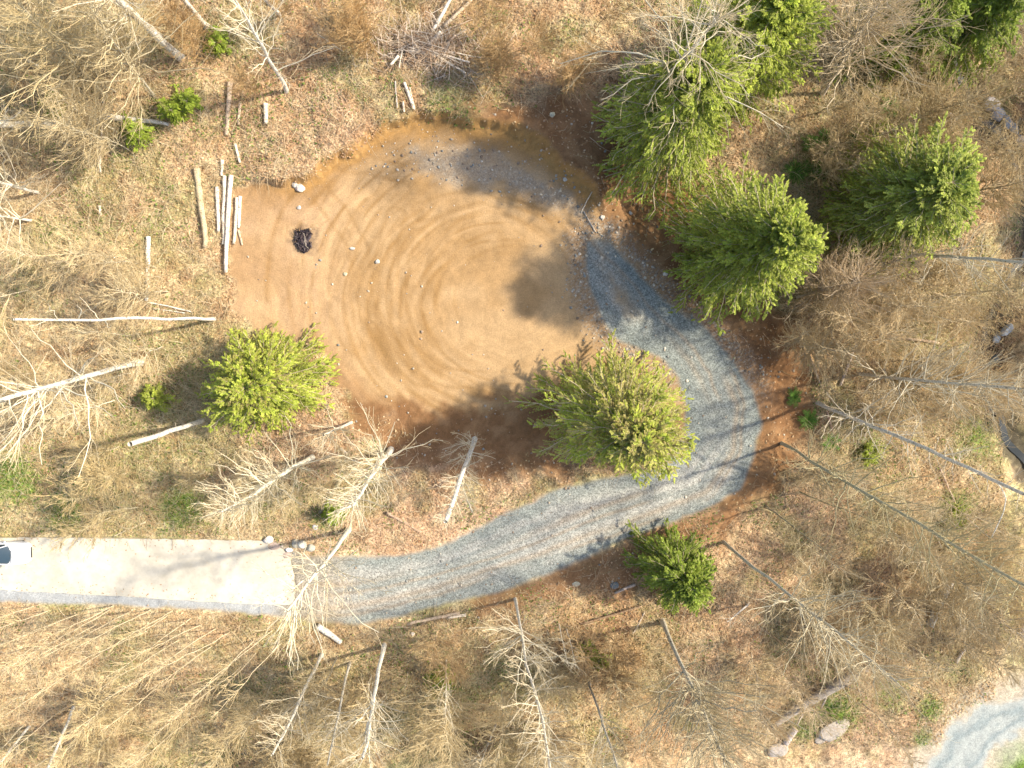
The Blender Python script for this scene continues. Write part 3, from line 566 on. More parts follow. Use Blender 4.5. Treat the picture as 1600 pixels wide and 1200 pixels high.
        if brown: k_ = ((r.random((N, 1, 1)) < brown*2*np.clip(cb*2-.6, 0, 1)[:, None, None])).astype(float)*r.uniform(.3, .9, (N, 1, 1)); col_ = col_*(1-k_)+C(.46, .36, .16)*k_
        cl.append(col_.reshape(-1, 3))
    Fv = np.vstack(fl); Fc = np.vstack(cl)
    obj('foliage', mesh('foliage', (Fv-B).reshape(-1, 3), np.arange(len(Fv)*4).reshape(-1, 4), MNEEDLE, np.repeat(Fc, 4, 0)), root)
    return root

YG = dict(tint=(.26, .35, .04), tip=(.56, .60, .10)); DG = dict(tint=(.14, .22, .025), tip=(.38, .45, .07)); MG = dict(tint=(.21, .29, .035), tip=(.49, .53, .09))
conifer('conifer_tree', (432,590), (382,606), 5.2, 'bright yellow-green conifer standing at the left edge of the dirt clearing', n=230, seed=1, power=.55, brown=.2, **YG)
conifer('conifer_tree', (945,632), (1005,692), 6.3, 'broad yellow-green conifer on the inside of the gravel bend', n=320, seed=2, brown=.6, power=.6, **YG)
conifer('conifer_tree', (1040,872), (1082,920), 3.9, 'small dark green conifer just below the gravel road', n=150, seed=3, power=.55, **DG)
conifer('conifer_tree', (1115,402), (1240,368), 5.9, 'rounded green conifer beside the outside of the gravel bend', n=330, seed=4, lop=(1.2,.1), power=.5, **MG)
conifer('conifer_tree', (1345,335), (1490,285), 5.7, 'wide dull green conifer to the right of the rounded one, with bare twigs below it', n=320, seed=5, power=.4, tint=(.22,.30,.04), tip=(.50,.54,.11), trunkr=.2)
conifer('conifer_tree', (1035,215), (1100,110), 6.4, 'tall green conifer with bare alder limbs reaching over it, above the brown bank', n=330, seed=6, power=.5, **MG)
conifer('conifer_tree', (1125,120), (1225,0), 6.0, 'tall yellowish conifer crowded behind the brown bank one, cut by the top edge', n=300, seed=7, power=.5, **YG)
conifer('conifer_tree', (1385,75), (1470,-20), 4.6, 'dark green conifer near the top right, partly behind pale bare twigs', n=190, seed=8, power=.55, **DG)
conifer('conifer_tree', (1465,70), (1585,-25), 4.8, 'deep green conifer in the top right corner', n=200, seed=9, power=.55, **DG)
conifer('conifer_tree', (1215,25), (1262,-45), 2.8, 'narrow dark conifer peeping in at the top between the tall pair and the pale twigs', n=110, seed=10, **DG)
for i, (a, b, c_, d_) in enumerate([(1745,150,1900,100),(1730,330,1880,300),(1740,500,1900,510)]):
    conifer('conifer_tree', (a, b), (c_, d_), 4.5, 'conifer standing outside the right edge that shades the stream', n=120, seed=60+i, power=.6, density=.7, group='conifers beyond the right edge', **DG)
# seedlings and shrubs
def sapling(px, py, R, hh, label, seed, pal=MG, n=26):
    return conifer('conifer_sapling', (px, py), (px, py), R*.85, label, n=n, seed=seed, h=hh, trunkr=.05, t0=.05, density=.55, leaf=.9, **pal)
VG = dict(tint=(.22, .32, .04), tip=(.42, .50, .07))
sapling(268,172,1.5,2.2,'bright green young conifer just right of the white broken log, upper left',21,VG)
sapling(292,158,1.2,2.0,'smaller bright green young conifer touching its larger neighbour, upper left',22,VG)
sapling(212,205,1.6,1.8,'green young conifer directly under the white broken log, upper left',23,VG)
sapling(337,66,1.3,1.6,'small green seedling near the top, between two white leaning trunks',24,VG)
sapling(85,160,1.2,1.5,'small dark green seedling near the horizontal trunk at the left edge',25)
sapling(522,802,1.2,2.2,'bright green seedling under the bare tree at the end of the concrete',26,VG)
sapling(240,622,1.6,1.6,'low green seedling to the left of the bright conifer, under bare limbs',27)
sapling(690,1058,1.5,2.4,'yellow-green young conifer amid the brush below the road',28,VG)
sapling(935,1033,1.1,2.2,'vivid green young conifer standing alone below the small dark conifer',29,VG)
sapling(912,1018,.7,1.2,'tiny green seedling beside the vivid young conifer',30,VG)
sapling(1358,708,1.7,1.0,'low mossy green shrub between the two long leaning trunks',31)
sapling(1495,805,1.6,1.2,'low green shrub inside the hooked trunk on the right',32)
def fern(px, py, R, label, seed, n=16):
    r = np.random.default_rng(seed); B = ground(px, py); az = np.arange(n)*2*np.pi/n+r.normal(0, .2, n); t = np.linspace(0, 1, 10)[None]; L = R*r.uniform(.7, 1.1, n)
    P = np.stack([np.cos(az)[:, None]*L[:, None]*t, np.sin(az)[:, None]*L[:, None]*t, .05+L[:, None]*(1.0*t-.85*t**2)], -1); d = unit(np.gradient(P, axis=1)); sd_ = unit(np.cross(d, np.array([0, 0, 1.])))
    fl = []
    for sub in np.linspace(0, 1, 3)[:-1]:
        Pm = P[:, :-1]*(1-sub)+P[:, 1:]*sub; tm = (np.arange(9)+sub)/9
        for sg in (-1, 1):
            w = (.17*R*np.sin(np.pi*np.clip(tm*.9+.1, 0, 1))**.7)[None, :, None]; dd = unit(d[:, :-1]*.45+sg*sd_[:, :-1]); e = d[:, :-1]*.035*R
            fl.append(np.stack([Pm-e, Pm+e*.2+dd*w*.5-e, Pm+dd*w, Pm+dd*w*.5+e], 2).reshape(-1, 4, 3))
    V_ = np.vstack(fl); N = len(V_); cc = C(.10, .20, .03)*r.uniform(.7, 1.8, (N, 1)); root = empty('fern', B); tag(root, label, 'fern', 'sword ferns on the slope right of the clearing')
    obj('frond', mesh('frond', V_.reshape(-1, 3), np.arange(N*4).reshape(-1, 4), MGREEN, np.repeat(cc, 4, 0)), root)['kind'] = 'stuff'
for i, (a, b, R, lb) in enumerate([(1286,222,1.3,'dark green sword fern above the gap between the tall and the rounded conifers'),(1240,270,1.2,'sword fern close to the upper right side of the rounded conifer'),(1268,268,1.1,'sword fern just right of its twin by the rounded conifer'),
     (1262,225,.9,'smaller sword fern left of the dark fern on the upper right slope'),(1262,655,1.1,'sword fern beside the reddish stick right of the bend'),(1296,690,1.0,'sword fern at the lower end of the reddish stick right of the bend'),(1385,170,1.0,'sword fern in the shade under the top right conifers'),(1240,620,.9,'sword fern at the foot of the pale leaning pole right of the bend'),
     (1450,190,.9,'sword fern above the dark hollow near the top right stream'),(1330,215,.8,'sword fern on the rusty slope right of the tall conifers')]): fern(a, b, R, lb, 500+i)

GREY = (.56, .52, .43); MOSS = (.20, .20, .08); PALEB = (.74, .70, .60); BRN = (.40, .30, .20)
G1 = 'bare trees leaning out around the clearing'
BT = [ # base, top, label, kw
 ((282,93),(110,-70),'thick white trunk slanting in at the top left, its foot by the dark twigs',dict(r0=.23,n=26,blen=4.5,t0=.5,bark=PALEB,end=.7)),
 ((325,43),(235,-60),'short stretch of white trunk right of the thickest one at the top left',dict(r0=.17,n=18,blen=3,t0=.5,bark=PALEB,end=.6)),
 ((449,143),(350,-30),'slim white trunk slanting down from the top edge with pale twigs at its right',dict(r0=.13,n=20,blen=3,t0=.2,bark=PALEB)),
 ((437,23),(395,-20),'stub of white trunk at the top edge left of the rust coloured brush',dict(r0=.12,n=0,bark=PALEB,end=.7,h=8)),
 ((85,196),(-90,193),'thick pale trunk lying level in view at the left edge, upper part',dict(r0=.22,n=14,blen=4,t0=.4,bark=PALEB,end=.6)),
 ((335,499),(22,499),'long straight white tree pointing left with a few forked limbs, left of the clearing',dict(r0=.11,n=4,m=2,q=0,blen=2.2,t0=.66,bark=PALEB,end=.4,ang=(.5,.8))),
 ((222,567),(-90,650),'stout white tree at the left edge with a wide tangle of limbs',dict(r0=.18,n=24,m=6,blen=4.6,t0=.35,bark=PALEB,end=.5,forks=1)),
 ((316,657),(203,694),'bare broken snag without branches left of the bright conifer',dict(r0=.15,n=4,m=0,blen=.5,bark=PALEB,end=.95,wig=.004)),
 ((487,716),(345,800),'bare tree with a downward fan of pale branches above the concrete',dict(r0=.17,n=60,m=6,q=3,blen=3.3,t0=.2,end=.25,ang=(.35,1.1),bark=(.72,.68,.56))),
 ((612,703),(550,792),'bare tree with branches spread like a star below the dirt clearing',dict(r0=.18,n=50,m=6,q=3,blen=3.3,t0=.15,end=.3,forks=1,ang=(.5,1.4),bark=(.72,.68,.57))),
 ((742,685),(696,815),'white stemmed bare tree with a mist of fine twigs, left of the bend conifer',dict(r0=.16,n=44,m=6,q=5,blen=2.1,t0=.0,end=.8,h=10,bark=PALEB)),
 ((716,742),(738,800),'short crooked bare stem right beside the white stemmed tree',dict(r0=.07,n=16,m=5,q=3,blen=1.5,t0=.1,end=.6,h=7)),
 ((545,828),(448,955),'tall bare tree standing where the concrete meets the gravel, its limbs hanging over the road',dict(r0=.17,n=24,m=5,q=2,blen=5.2,t0=.45,end=.35,forks=2,up=-.05,ang=(.4,1.2),bark=(.72,.68,.57))),
 ((549,660),(505,680),'crooked grey bare stem at the lower right of the bright conifer',dict(r0=.11,n=18,m=6,q=3,blen=2.6,t0=.4,end=.6,h=5)),
 ((503,1022),(425,1180),'grey bare trunk slanting down left of three below the concrete end',dict(r0=.12,n=24,blen=2.5,t0=.35,end=.5)),
 ((546,1036),(512,1195),'thin darker trunk between two paler ones near the bottom',dict(r0=.10,n=18,blen=2.2,t0=.4,end=.5,bark=GREY)),
 ((601,1008),(566,1185),'bright white forked trunk pointing down at the bottom, below the road',dict(r0=.15,n=24,blen=3.,t0=.5,end=.55,forks=2,bark=PALEB)),
 ((697,1028),(696,1120),'small pale bare tree with crossed limbs beside the yellow-green young conifer',dict(r0=.06,n=14,m=5,q=3,blen=2.4,t0=.2)),
 ((775,1132),(742,1215),'thin slanting stem at the bottom edge left of the tall spindly tree',dict(r0=.07,n=14,blen=2,t0=.3)),
 ((803,937),(868,1250),'tall spindly grey-white tree running from the road edge down to the bottom edge',dict(r0=.10,n=60,m=7,q=3,blen=3.0,t0=.2,end=.5)),
 ((873,975),(888,1042),'thin leaning twig tree, left one of a close pair below the road',dict(r0=.04,n=10,m=4,q=2,blen=1.2)),
 ((886,982),(900,1045),'thin leaning twig tree, right one of a close pair below the road',dict(r0=.04,n=10,m=4,q=2,blen=1.2)),
 ((921,1062),(968,1210),'slim bare tree with its foot by the vivid green young conifer',dict(r0=.09,n=26,blen=2.2,t0=.4,end=.6,bark=GREY)),
 ((1036,970),(1135,1190),'large bare tree below the small dark conifer with a broad crown of pale limbs',dict(r0=.17,n=60,m=8,q=4,blen=5.0,t0=.4,end=.35,forks=5,bark=(.50,.46,.36))),
 ((1222,692),(1660,945),'very long mossy trunk slanting from the bend to the right edge',dict(r0=.11,n=60,m=7,q=4,blen=3.4,t0=.15,end=.5,bark=(.40,.37,.25))),
 ((1300,735),(1352,765),'small bare tree of fine twigs beside the long mossy trunk',dict(r0=.06,n=24,m=6,q=4,blen=1.8,t0=.2,h=6)),
 ((1278,630),(1600,772),'pale grey leaning tree right of the bend, its foot beside the sword ferns',dict(r0=.13,n=36,m=6,q=3,blen=2.4,t0=.1,end=.6,bark=(.66,.62,.54))),
 ((1340,584),(1640,612),'grey tree lying almost level at the right with twigs hanging below',dict(r0=.11,n=60,m=7,q=3,blen=4.0,t0=.1,end=.5,bark=GREY)),
 ((1378,394),(1680,416),'straight pale tree pointing to the right edge under the dull green conifer',dict(r0=.11,n=34,m=6,q=3,blen=2.8,t0=.25,end=.6,bark=GREY)),
 ((1130,848),(1400,1065),'long thin grey tree with a fan of limbs at its tip, lower right slope',dict(r0=.11,n=46,m=7,q=3,blen=3.8,t0=.45,end=.4,bark=(.52,.48,.38))),
 ((1250,768),(1365,814),'short mossy thin stem parallel to the long mossy trunk',dict(r0=.06,n=16,m=5,q=3,blen=1.8,bark=(.34,.30,.18))),
 ((1197,790),(1300,868),'thin leaning stem with grey twigs starting by the lower side of the bend',dict(r0=.07,n=34,m=6,q=3,blen=2.4,t0=.1,bark=(.38,.33,.22))),
 ((1196,985),(1275,1050),'thin brown stem low on the pinkish slope right of the broad bare crown',dict(r0=.05,n=18,m=5,q=3,blen=2,bark=BRN)),
 ((1494,56),(1680,-10),'straight grey pole tree across the top right corner',dict(r0=.13,n=12,blen=2.5,t0=.3,end=.7,bark=(.50,.45,.38))),
 ((1000,180),(1125,20),'big bare alder whose long curved limbs spread over the tall conifer',dict(r0=.16,n=20,m=12,q=6,blen=5.2,t0=.5,end=.4,forks=2,up=-.25,ang=(.6,1.5),bark=(.62,.58,.48),bendk=2.2,fkr=.45,sprd=(.35,.9))),
 ((1285,150),(1385,-15),'bare tree with a dense pale mop of twigs between the top conifers',dict(r0=.14,n=70,m=9,q=5,blen=5.0,t0=.3,forks=4,end=.4,bark=(.60,.53,.42))),
 ((1245,465),(1345,440),'bare tree making a pinkish tangle under the dull green conifer',dict(r0=.09,n=60,m=9,q=5,blen=3.6,t0=.2,forks=3,bark=(.52,.43,.33))),
 ((1330,430),(1425,400),'bare tree with twigs reaching up in front of the dull green conifer',dict(r0=.08,n=40,m=7,q=4,blen=3.2,t0=.2,forks=2,bark=(.55,.48,.38))),
 ((1398,470),(1408,478),'grey twiggy tree right of the pinkish tangle',dict(r0=.07,n=34,m=7,q=4,blen=3.0,t0=.2,h=6)),
 ((1250,540),(1290,545),'small twiggy tree on the brown slope right of the bend top',dict(r0=.05,n=26,m=6,q=3,blen=2.2,t0=.2,h=5,bark=GREY)),
 ((60,300),(-60,270),'bare limbs reaching in at the left edge under the level trunk',dict(r0=.10,n=34,m=6,q=4,blen=3.6,t0=.2,end=.5,bark=PALEB)),
 ((48,345),(-50,330),'bare tree at the left edge with crooked drooping limbs',dict(r0=.09,n=18,m=6,q=4,blen=4.0,t0=.1,bark=PALEB)),
 ((165,150),(10,-20),'wide bare crown of yellowish limbs filling the top left',dict(r0=.12,n=46,m=8,q=4,blen=5.0,t0=.25,forks=3,bark=(.62,.55,.38))),
 ((60,105),(-70,20),'bare crown of curved limbs in the top left corner',dict(r0=.11,n=46,m=8,q=4,blen=5.0,t0=.2,forks=3,bark=(.62,.56,.42))),
 ((240,150),(140,10),'bare crown of fine twigs between the top left limbs and the green seedlings',dict(r0=.09,n=40,m=8,q=4,blen=4.2,t0=.25,forks=2,bark=(.58,.52,.38))),
 ((115,1103),(70,1215),'bright white thin trunk at the bottom left corner',dict(r0=.10,n=8,m=3,q=2,blen=1.6,bark=PALEB,end=.8)),
 ((46,1134),(-10,1205),'second white trunk at the very bottom left',dict(r0=.08,n=8,m=3,q=2,blen=1.4,bark=PALEB,end=.8)),
 ((1170,943),(1136,972),'short grey broken stem lower right of the small dark conifer',dict(r0=.09,n=8,m=4,q=2,blen=1.3,h=3,bark=(.56,.52,.46))),
 ((1455,870),(1540,940),'grey bare tree with loose limbs near the mossy grey log',dict(r0=.09,n=40,m=7,q=4,blen=3.6,t0=.2,bark=(.50,.45,.34))),
 ((1500,930),(1620,1010),'bare tree above the pale gravel lane in the lower right',dict(r0=.08,n=40,m=7,q=4,blen=3.6,t0=.2,bark=(.54,.47,.36))),
 ((1330,930),(1400,985),'low bare tree with limbs crossing the big grey log',dict(r0=.08,n=40,m=7,q=4,blen=3.4,t0=.2,bark=(.52,.46,.33))),
 ((1420,190),(1530,150),'dull twiggy tree above the hollow near the top right stream',dict(r0=.08,n=40,m=7,q=4,blen=3.4,t0=.2,bark=(.40,.34,.22))),
 ((1480,310),(1620,280),'brownish twiggy tree between the dull green conifer and the stream',dict(r0=.08,n=44,m=7,q=4,blen=3.6,t0=.2,bark=(.46,.38,.26))),
 ((1480,460),(1600,450),'pale twiggy tree above the middle of the stream on the right',dict(r0=.08,n=44,m=7,q=4,blen=3.4,t0=.2,bark=(.48,.42,.28))),
]
for i, (b, t, lb, kw) in enumerate(BT):
    bare_tree('bare_tree', b, t, lb, seed=i*13, **kw)
# hooked top of the pale leaning tree
# whip-thin saplings
WHIP = [(52,948,-10,968),(75,955,-12,984),(178,948,60,1002),(172,953,0,1050),(205,955,60,1030),(235,953,120,1012),(270,955,150,1022),(262,962,200,1000),(298,967,165,1058),(315,977,200,1028),(335,983,160,1095),(358,987,190,1078),
        (400,1000,262,1128),(400,1020,345,1080),(57,1008,-12,1050),(104,1105,-20,1205),(86,1140,-10,1200),(380,1040,300,1100),(330,1010,230,1080),(280,1000,150,1080),(230,985,90,1050),(150,975,30,1040),(120,960,20,1000),(60,985,-20,1015),
        (440,1005,330,1120),(425,985,300,1090),(350,1060,240,1150),(270,1060,160,1140),(200,1080,90,1160),(300,1120,200,1200),(70,1075,-10,1130),(160,1020,50,1090)]
for i, (a, b, c_, d_) in enumerate(WHIP):
    bare_tree('bare_sapling', (a, b), (c_, d_), 'thin straw coloured sapling in the leaning thicket below the concrete driveway', r0=.032, n=14, m=3, q=0, blen=1.3, t0=.45, seed=2000+i, group='saplings in the thicket below the driveway', cat='sapling', bark=(.68, .57, .38), wig=.008, hmax=14, end=.4, ang=(.4, .9))
# brushwood saplings spread over the wood
rr_ = np.random.default_rng(77)
def fill(n, box, label, group, avoid=(), bark=(.56, .49, .36), sc=1., hmx=9):
    k = 0; tries = 0
    while k < n and tries < 2000:
        tries += 1; px = rr_.uniform(box[0], box[2]); py = rr_.uniform(box[1], box[3]); p = at(px, py)
        z_ = zones(np.array([p[0]]), np.array([p[1]]))
        if z_['pad'][0] < 1.2 or z_['road'][0] < 1.2 or z_['lane'][0] < 1.5 or z_['st'][0] < 1.2: continue
        hh = rr_.uniform(3.5, hmx); Bp = ground(px, py); tp = Bp+np.array([rr_.normal(0, .5), rr_.normal(0, .5), hh])
        v = CR.T @ (tp-np.array([0, 0, H])); top = (800+F*v[0]/-v[2], 600-F*v[1]/-v[2])
        b_ = np.array(bark)*rr_.uniform(.8, 1.15)
        bare_tree('bare_sapling', (px, py), top, label, r0=rr_.uniform(.025, .06)*sc, n=int(rr_.integers(22, 40)), m=7, q=4, blen=rr_.uniform(1.8, 3.2)*sc, t0=.15, h=hh, seed=3000+k*7, group=group, cat='sapling', bark=b_, wig=.02, tw=1.1); k += 1
fill(16, (-40,-20,240,280), 'slender bare sapling with fine twigs in the top left wood', 'saplings in the top left wood', bark=(.62,.55,.40))
fill(8, (0,300,300,480), 'slender bare sapling in the straw coloured brush left of the log stack', 'saplings left of the log stack', bark=(.66,.58,.42), sc=.8)
fill(12, (-20,520,250,660), 'slender bare sapling around the stout white tree on the left', 'saplings around the stout white tree', bark=(.68,.60,.44), sc=.9)
fill(7, (60,690,330,815), 'slender bare sapling on the grassy bank above the concrete', 'saplings above the concrete', bark=(.60,.52,.34), sc=.8, hmx=6)
fill(12, (250,20,620,180), 'slender bare sapling in the rust coloured brush at the top', 'saplings in the rust coloured brush', bark=(.52,.38,.22), sc=.7, hmx=6)
fill(10, (740,10,930,150), 'slender bare sapling in the brown brush right of the brush pile', 'saplings right of the brush pile', bark=(.46,.34,.20), sc=.7, hmx=6)
fill(22, (1240,130,1620,330), 'slender bare sapling on the shady slope at the top right', 'saplings on the top right slope', bark=(.54,.46,.32), sc=.9)
fill(32, (1230,420,1620,660), 'slender bare sapling on the slope between the bend and the stream', 'saplings between the bend and the stream', bark=(.62,.53,.38))
fill(40, (1200,690,1640,1000), 'slender bare sapling on the pinkish slope at the lower right', 'saplings on the lower right slope', bark=(.66,.58,.43))
fill(9, (1150,1000,1400,1130), 'slender bare sapling around the big grey log', 'saplings around the big grey log', bark=(.56,.48,.36))
fill(44, (420,1020,1020,1220), 'slender bare sapling in the brush along the bottom', 'saplings along the bottom', bark=(.60,.52,.36))
fill(8, (640,985,1000,1030), 'slender bare sapling just below the gravel road', 'saplings just below the gravel road', bark=(.50,.38,.24), sc=.8, hmx=6)
fill(22, (0,1060,430,1240), 'slender bare sapling in the pale grass at the bottom left', 'saplings in the bottom left grass', bark=(.66,.58,.40), sc=.8)
fill(6, (370,690,560,800), 'slender bare sapling among the bare trees above the concrete end', 'saplings above the concrete end', bark=(.62,.55,.40), sc=.7, hmx=6)

# hooked tip
B_ = ground(1278, 630); Tt, hh_ = topfrom(B_, 1565, 762); hk = []
hookroot = empty('bent_treetop', ground(1540, 845)); tag(hookroot, 'slender white stem bowed over in a hook at the right, beyond the leaning pale tree', 'bare tree')
hp = [(1540,845,0.),(1548,842,4.),(1556,826,7.5),(1568,800,9.5),(1572,778,10.5),(1566,764,11.),(1556,752,11.)]
hq = np.array([at(a, b, c_) for a, b, c_ in hp]); hq[0] = ground(1500, 800); hq = smooth_line(hq, 24); v, f, c = tube_arrays(hq[None]-np.array(hookroot.location), np.linspace(.06, .03, 24)[None], np.array([PALEB]), 6); obj('trunk', mesh('trunk', v, f, MBARK, c, smooth=True), hookroot)

# ------------------------------------------------------------------ logs, poles, stones
def log(a, b, rad, label, name='fallen_log', cat='log', col=(.62,.52,.40), lift=.0, taper=.75, group=None, seed=0, stubs=0, mat=None, h1=None):
    rad = rad*1.3; r = np.random.default_rng(seed+int(a[0])*3+int(a[1])); A = ground(*a); B = ground(*b); K = 12; t = np.linspace(0, 1, K)[:, None]; P = A+(B-A)*t; L = np.linalg.norm(B-A)
    P[:, 2] = np.maximum(np.array([hz(p[0], p[1]) for p in P]).mean()*.5+P[:, 2]*.5, P[:, 2])+rad*.75+lift
    if h1: P[:, 2] += h1*t[:, 0]
    P[1:-1, :2] += np.cumsum(r.normal(0, .007, (K-2, 2)), 0)*L*.5; o_ = P.mean(0); o_ = np.array([o_[0], o_[1], o_[2]-rad])
    R_2 = rad*(1-(1-taper)*t[:, 0])*r.uniform(.93, 1.07, K)
    v, q_, c, tri = tube_arrays(P[None]-o_, R_2[None], np.array([col]), 10, cap=True)
    v[:K*10] += r.normal(0, rad*.05, (K*10, 3)); root = empty(name, o_); tag(root, label, cat, group)
    obj('log_stem', capped('log_stem', v, q_, tri, mat or MBARK, c), root)
    for end, k0, k1 in (('cut_end', 0, 1), ('cut_end', K-1, K-2)):
        ax = unit(P[k0]-P[k1]); c0 = P[k0]+ax*.004-o_; rr0 = R_2[k0]*.9; u1 = unit(np.cross(ax, [0, 0, 1.])); u2 = np.cross(ax, u1); th = np.arange(12)*np.pi/6
        ring_ = c0+rr0*(np.cos(th)[:, None]*u1+np.sin(th)[:, None]*u2); vv = np.vstack([ring_, ring_+ax*.012, (c0+ax*.02)[None]])
        fs = [(i, (i+1) % 12, 12+(i+1) % 12, 12+i) for i in range(12)]; tr_ = np.array([(12+i, 12+(i+1) % 12, 24) for i in range(12)])
        obj(end, capped(end, vv, np.array(fs), tr_, MWOOD, np.tile(C(.66,.52,.34), (25, 1))), root)
    if stubs:
        sp_, s_, l_ = kids(P[None], stubs, .28, (.5, 1.1), 5, r, .1, .2, .03); sv_ = tube_arrays(sp_-o_, (rad*.28)*np.linspace(1, .4, 5)[None]*np.ones((len(sp_), 1)), np.tile(col, (len(sp_), 1)), 5)
        obj('broken_branches', mesh('broken_branches', sv_[0], sv_[1], MBARK, sv_[2]), root)
    return root
GL = 'cut logs stacked at the left of the clearing'
W1 = (.70,.60,.46); W2 = (.74,.66,.54); W3 = (.56,.43,.30)
log((309,264),(322,387),.20,'thick brownish log lying left of the log stack',group=GL,col=(.56,.45,.28))
log((340,292),(342,362),.12,'short log at the left side of the log stack',group=GL,col=W2)
log((352,275),(350,382),.13,'second log from the left in the log stack',group=GL,col=W2)
log((363,275),(355,426),.14,'longest log in the stack, reaching down past the others',group=GL,col=W2,lift=.14)
log((371,309),(366,381),.12,'short log right of the longest one in the stack',group=GL,col=W1)
log((376,307),(373,356),.11,'rightmost log of the stack with a crooked end',group=GL,col=W2)
log((373,360),(379,383),.07,'short dark stick at the foot of the log stack',group=GL,col=W3,name='stick',cat='stick')
log((348,250),(347,275),.10,'short pale log above the log stack',col=W2)
log((361,130),(355,212),.15,'upright brown weathered log above the log stack',col=W3)
log((376,160),(373,195),.10,'faded log right of the brown weathered log',col=W3)
log((368,225),(376,255),.09,'short crooked log between the weathered log and the stack',col=W1)
log((416,163),(416,194),.15,'short fat pale log alone in the grass above the clearing',col=W1)
log((165,183),(266,196),.19,'white broken log with bright green seedlings below it',col=PALEB,taper=.5)
log((163,155),(159,270),.07,'long thin pole crossing the end of the white broken log',name='pole',cat='pole',col=W1)
log((233,370),(230,470),.14,'bare white tree stem left of the log stack with small twigs at its side',col=PALEB,stubs=4)
log((230,472),(300,487),.05,'pale thin branch below the bare white stem',name='fallen_branch',cat='branch',col=PALEB,stubs=2)
log((240,482),(290,489),.04,'second thin pale branch under the bare white stem',name='fallen_branch',cat='branch',col=PALEB)
log((157,322),(158,336),.09,'tiny pale stump end in the leaves far left of the stack',name='stump',cat='stump',col=W1)
log((532,750),(500,800),.16,'dark mossy log slanting under the bare trees above the concrete end',col=(.22,.20,.12),mat=MBARKD)
log((533,700),(545,712),.12,'splintered pale wood left of the star-shaped bare tree',col=W1)
log((605,800),(658,830),.10,'reddish log half buried in orange leaves below the clearing',col=(.55,.38,.26))
log((497,976),(534,1002),.20,'short white log just below the end of the concrete',col=PALEB,taper=.8)
log((718,957),(637,975),.12,'crooked pale log on the lower edge of the gravel road',col=(.58,.44,.30),stubs=3)
log((728,960),(700,964),.11,'short pale log end next to the crooked log below the road',col=W1)
log((992,912),(960,926),.10,'pale log poking out from under the small dark conifer',col=(.56,.46,.38))
log((1002,947),(905,975),.08,'long dark branch lying left of the small dark conifer',name='fallen_branch',cat='branch',col=(.30,.20,.12),mat=MBARKD)
log((1007,955),(988,990),.06,'thin grey stick below the small dark conifer',name='stick',cat='stick',col=(.52,.44,.34))
log((1343,515),(1312,602),.11,'slim pale log lying up the slope right of the bend',col=(.56,.46,.36))
log((1266,560),(1284,605),.06,'short twig pole left of the slim pale log',name='pole',cat='pole',col=W3)
log((1290,642),(1308,698),.07,'reddish stick with ferns beside it right of the bend',name='stick',cat='stick',col=(.52,.34,.24))
log((1380,525),(1465,536),.12,'grey-brown log lying level in front of the twigs on the right',col=(.48,.36,.24))
log((1432,567),(1452,588),.20,'stubby mossy grey log above the level grey tree',col=(.46,.46,.38))
log((1466,728),(1494,790),.07,'reddish pole between the hooked stem and the long mossy trunk',name='pole',cat='pole',col=(.52,.38,.28))
log((1452,820),(1470,856),.05,'short pale stick below the long mossy trunk',name='stick',cat='stick',col=W1)
log((1498,848),(1512,880),.05,'short pale stick close to the right end of the long mossy trunk',name='stick',cat='stick',col=W1)
log((1347,1036),(1200,1130),.42,'big rotten grey log at the lower right above the green strip',col=(.36,.31,.25),mat=MBARKD,taper=.55,stubs=3)
log((1477,905),(1448,975),.34,'grey mossy log in the brush above the gravel lane',col=(.46,.43,.36),mat=MBARKD,taper=.8)
log((1360,212),(1400,206),.13,'dark log on the rusty slope under the top right trees',col=(.14,.11,.07),mat=MBARKD)
log((1505,1012),(1492,1035),.13,'short grey log at the edge of the pale gravel lane',col=(.44,.38,.32),mat=MBARKD)
log((1240,1135),(1225,1160),.25,'rotten pinkish wood lump at the end of the big grey log',col=(.52,.44,.38),mat=MBARKD)
log((908,332),(925,300),.035,'thin curved pale stick on the stony edge of the clearing',name='stick',cat='stick',col=W1)
log((930,362),(912,330),.045,'thin grey stick at the top of the gravel tongue',name='stick',cat='stick',col=(.5,.44,.36))
log((1015,300),(1035,328),.03,'fine pale stick on the brown soil below the tall conifer',name='stick',cat='stick',col=W1)
log((228,815),(178,838),.04,'pale fallen stick at the upper edge of the concrete',name='stick',cat='stick',col=(.76,.66,.44))
# brush pile
BPx, BPy = 668, 85; bp = ground(BPx, BPy); rb = np.random.default_rng(5); N = 900
x_ = rb.normal(0, 2.2, N); y_ = rb.normal(0, 1.2, N); az = rb.normal(-.5, .9, N); L_ = rb.uniform(.6, 2.6, N); rad_ = rb.uniform(.008, .028, N); hgt = np.exp(-(x_**2/8+y_**2/3))*rb.uniform(.05, 1.1, N)
t = np.linspace(-.5, .5, 4)[None]; P = np.stack([x_[:, None]+np.cos(az)[:, None]*L_[:, None]*t, y_[:, None]+np.sin(az)[:, None]*L_[:, None]*t, hgt[:, None]+rb.normal(0, .25, N)[:, None]*t*L_[:, None]+.1+rb.normal(0, .02, (N, 4))], -1); P[..., 2] = np.maximum(P[..., 2], .05)
pal_ = np.array([[.60,.48,.34],[.48,.34,.22],[.66,.56,.44],[.40,.27,.17]]); v, q_, c = tube_arrays(P, rad_[:, None]*np.ones((1, 4)), pal_[rb.integers(0, 4, N)], 4)
o = obj('brush_pile', mesh('brush_pile', v, q_, MTWIG, c)); o.location = bp; tag(o, 'heap of dry cut twigs and brush above the top of the clearing', 'brush pile', kind='stuff')
GP = 'poles and limbs thrown on the brush pile'
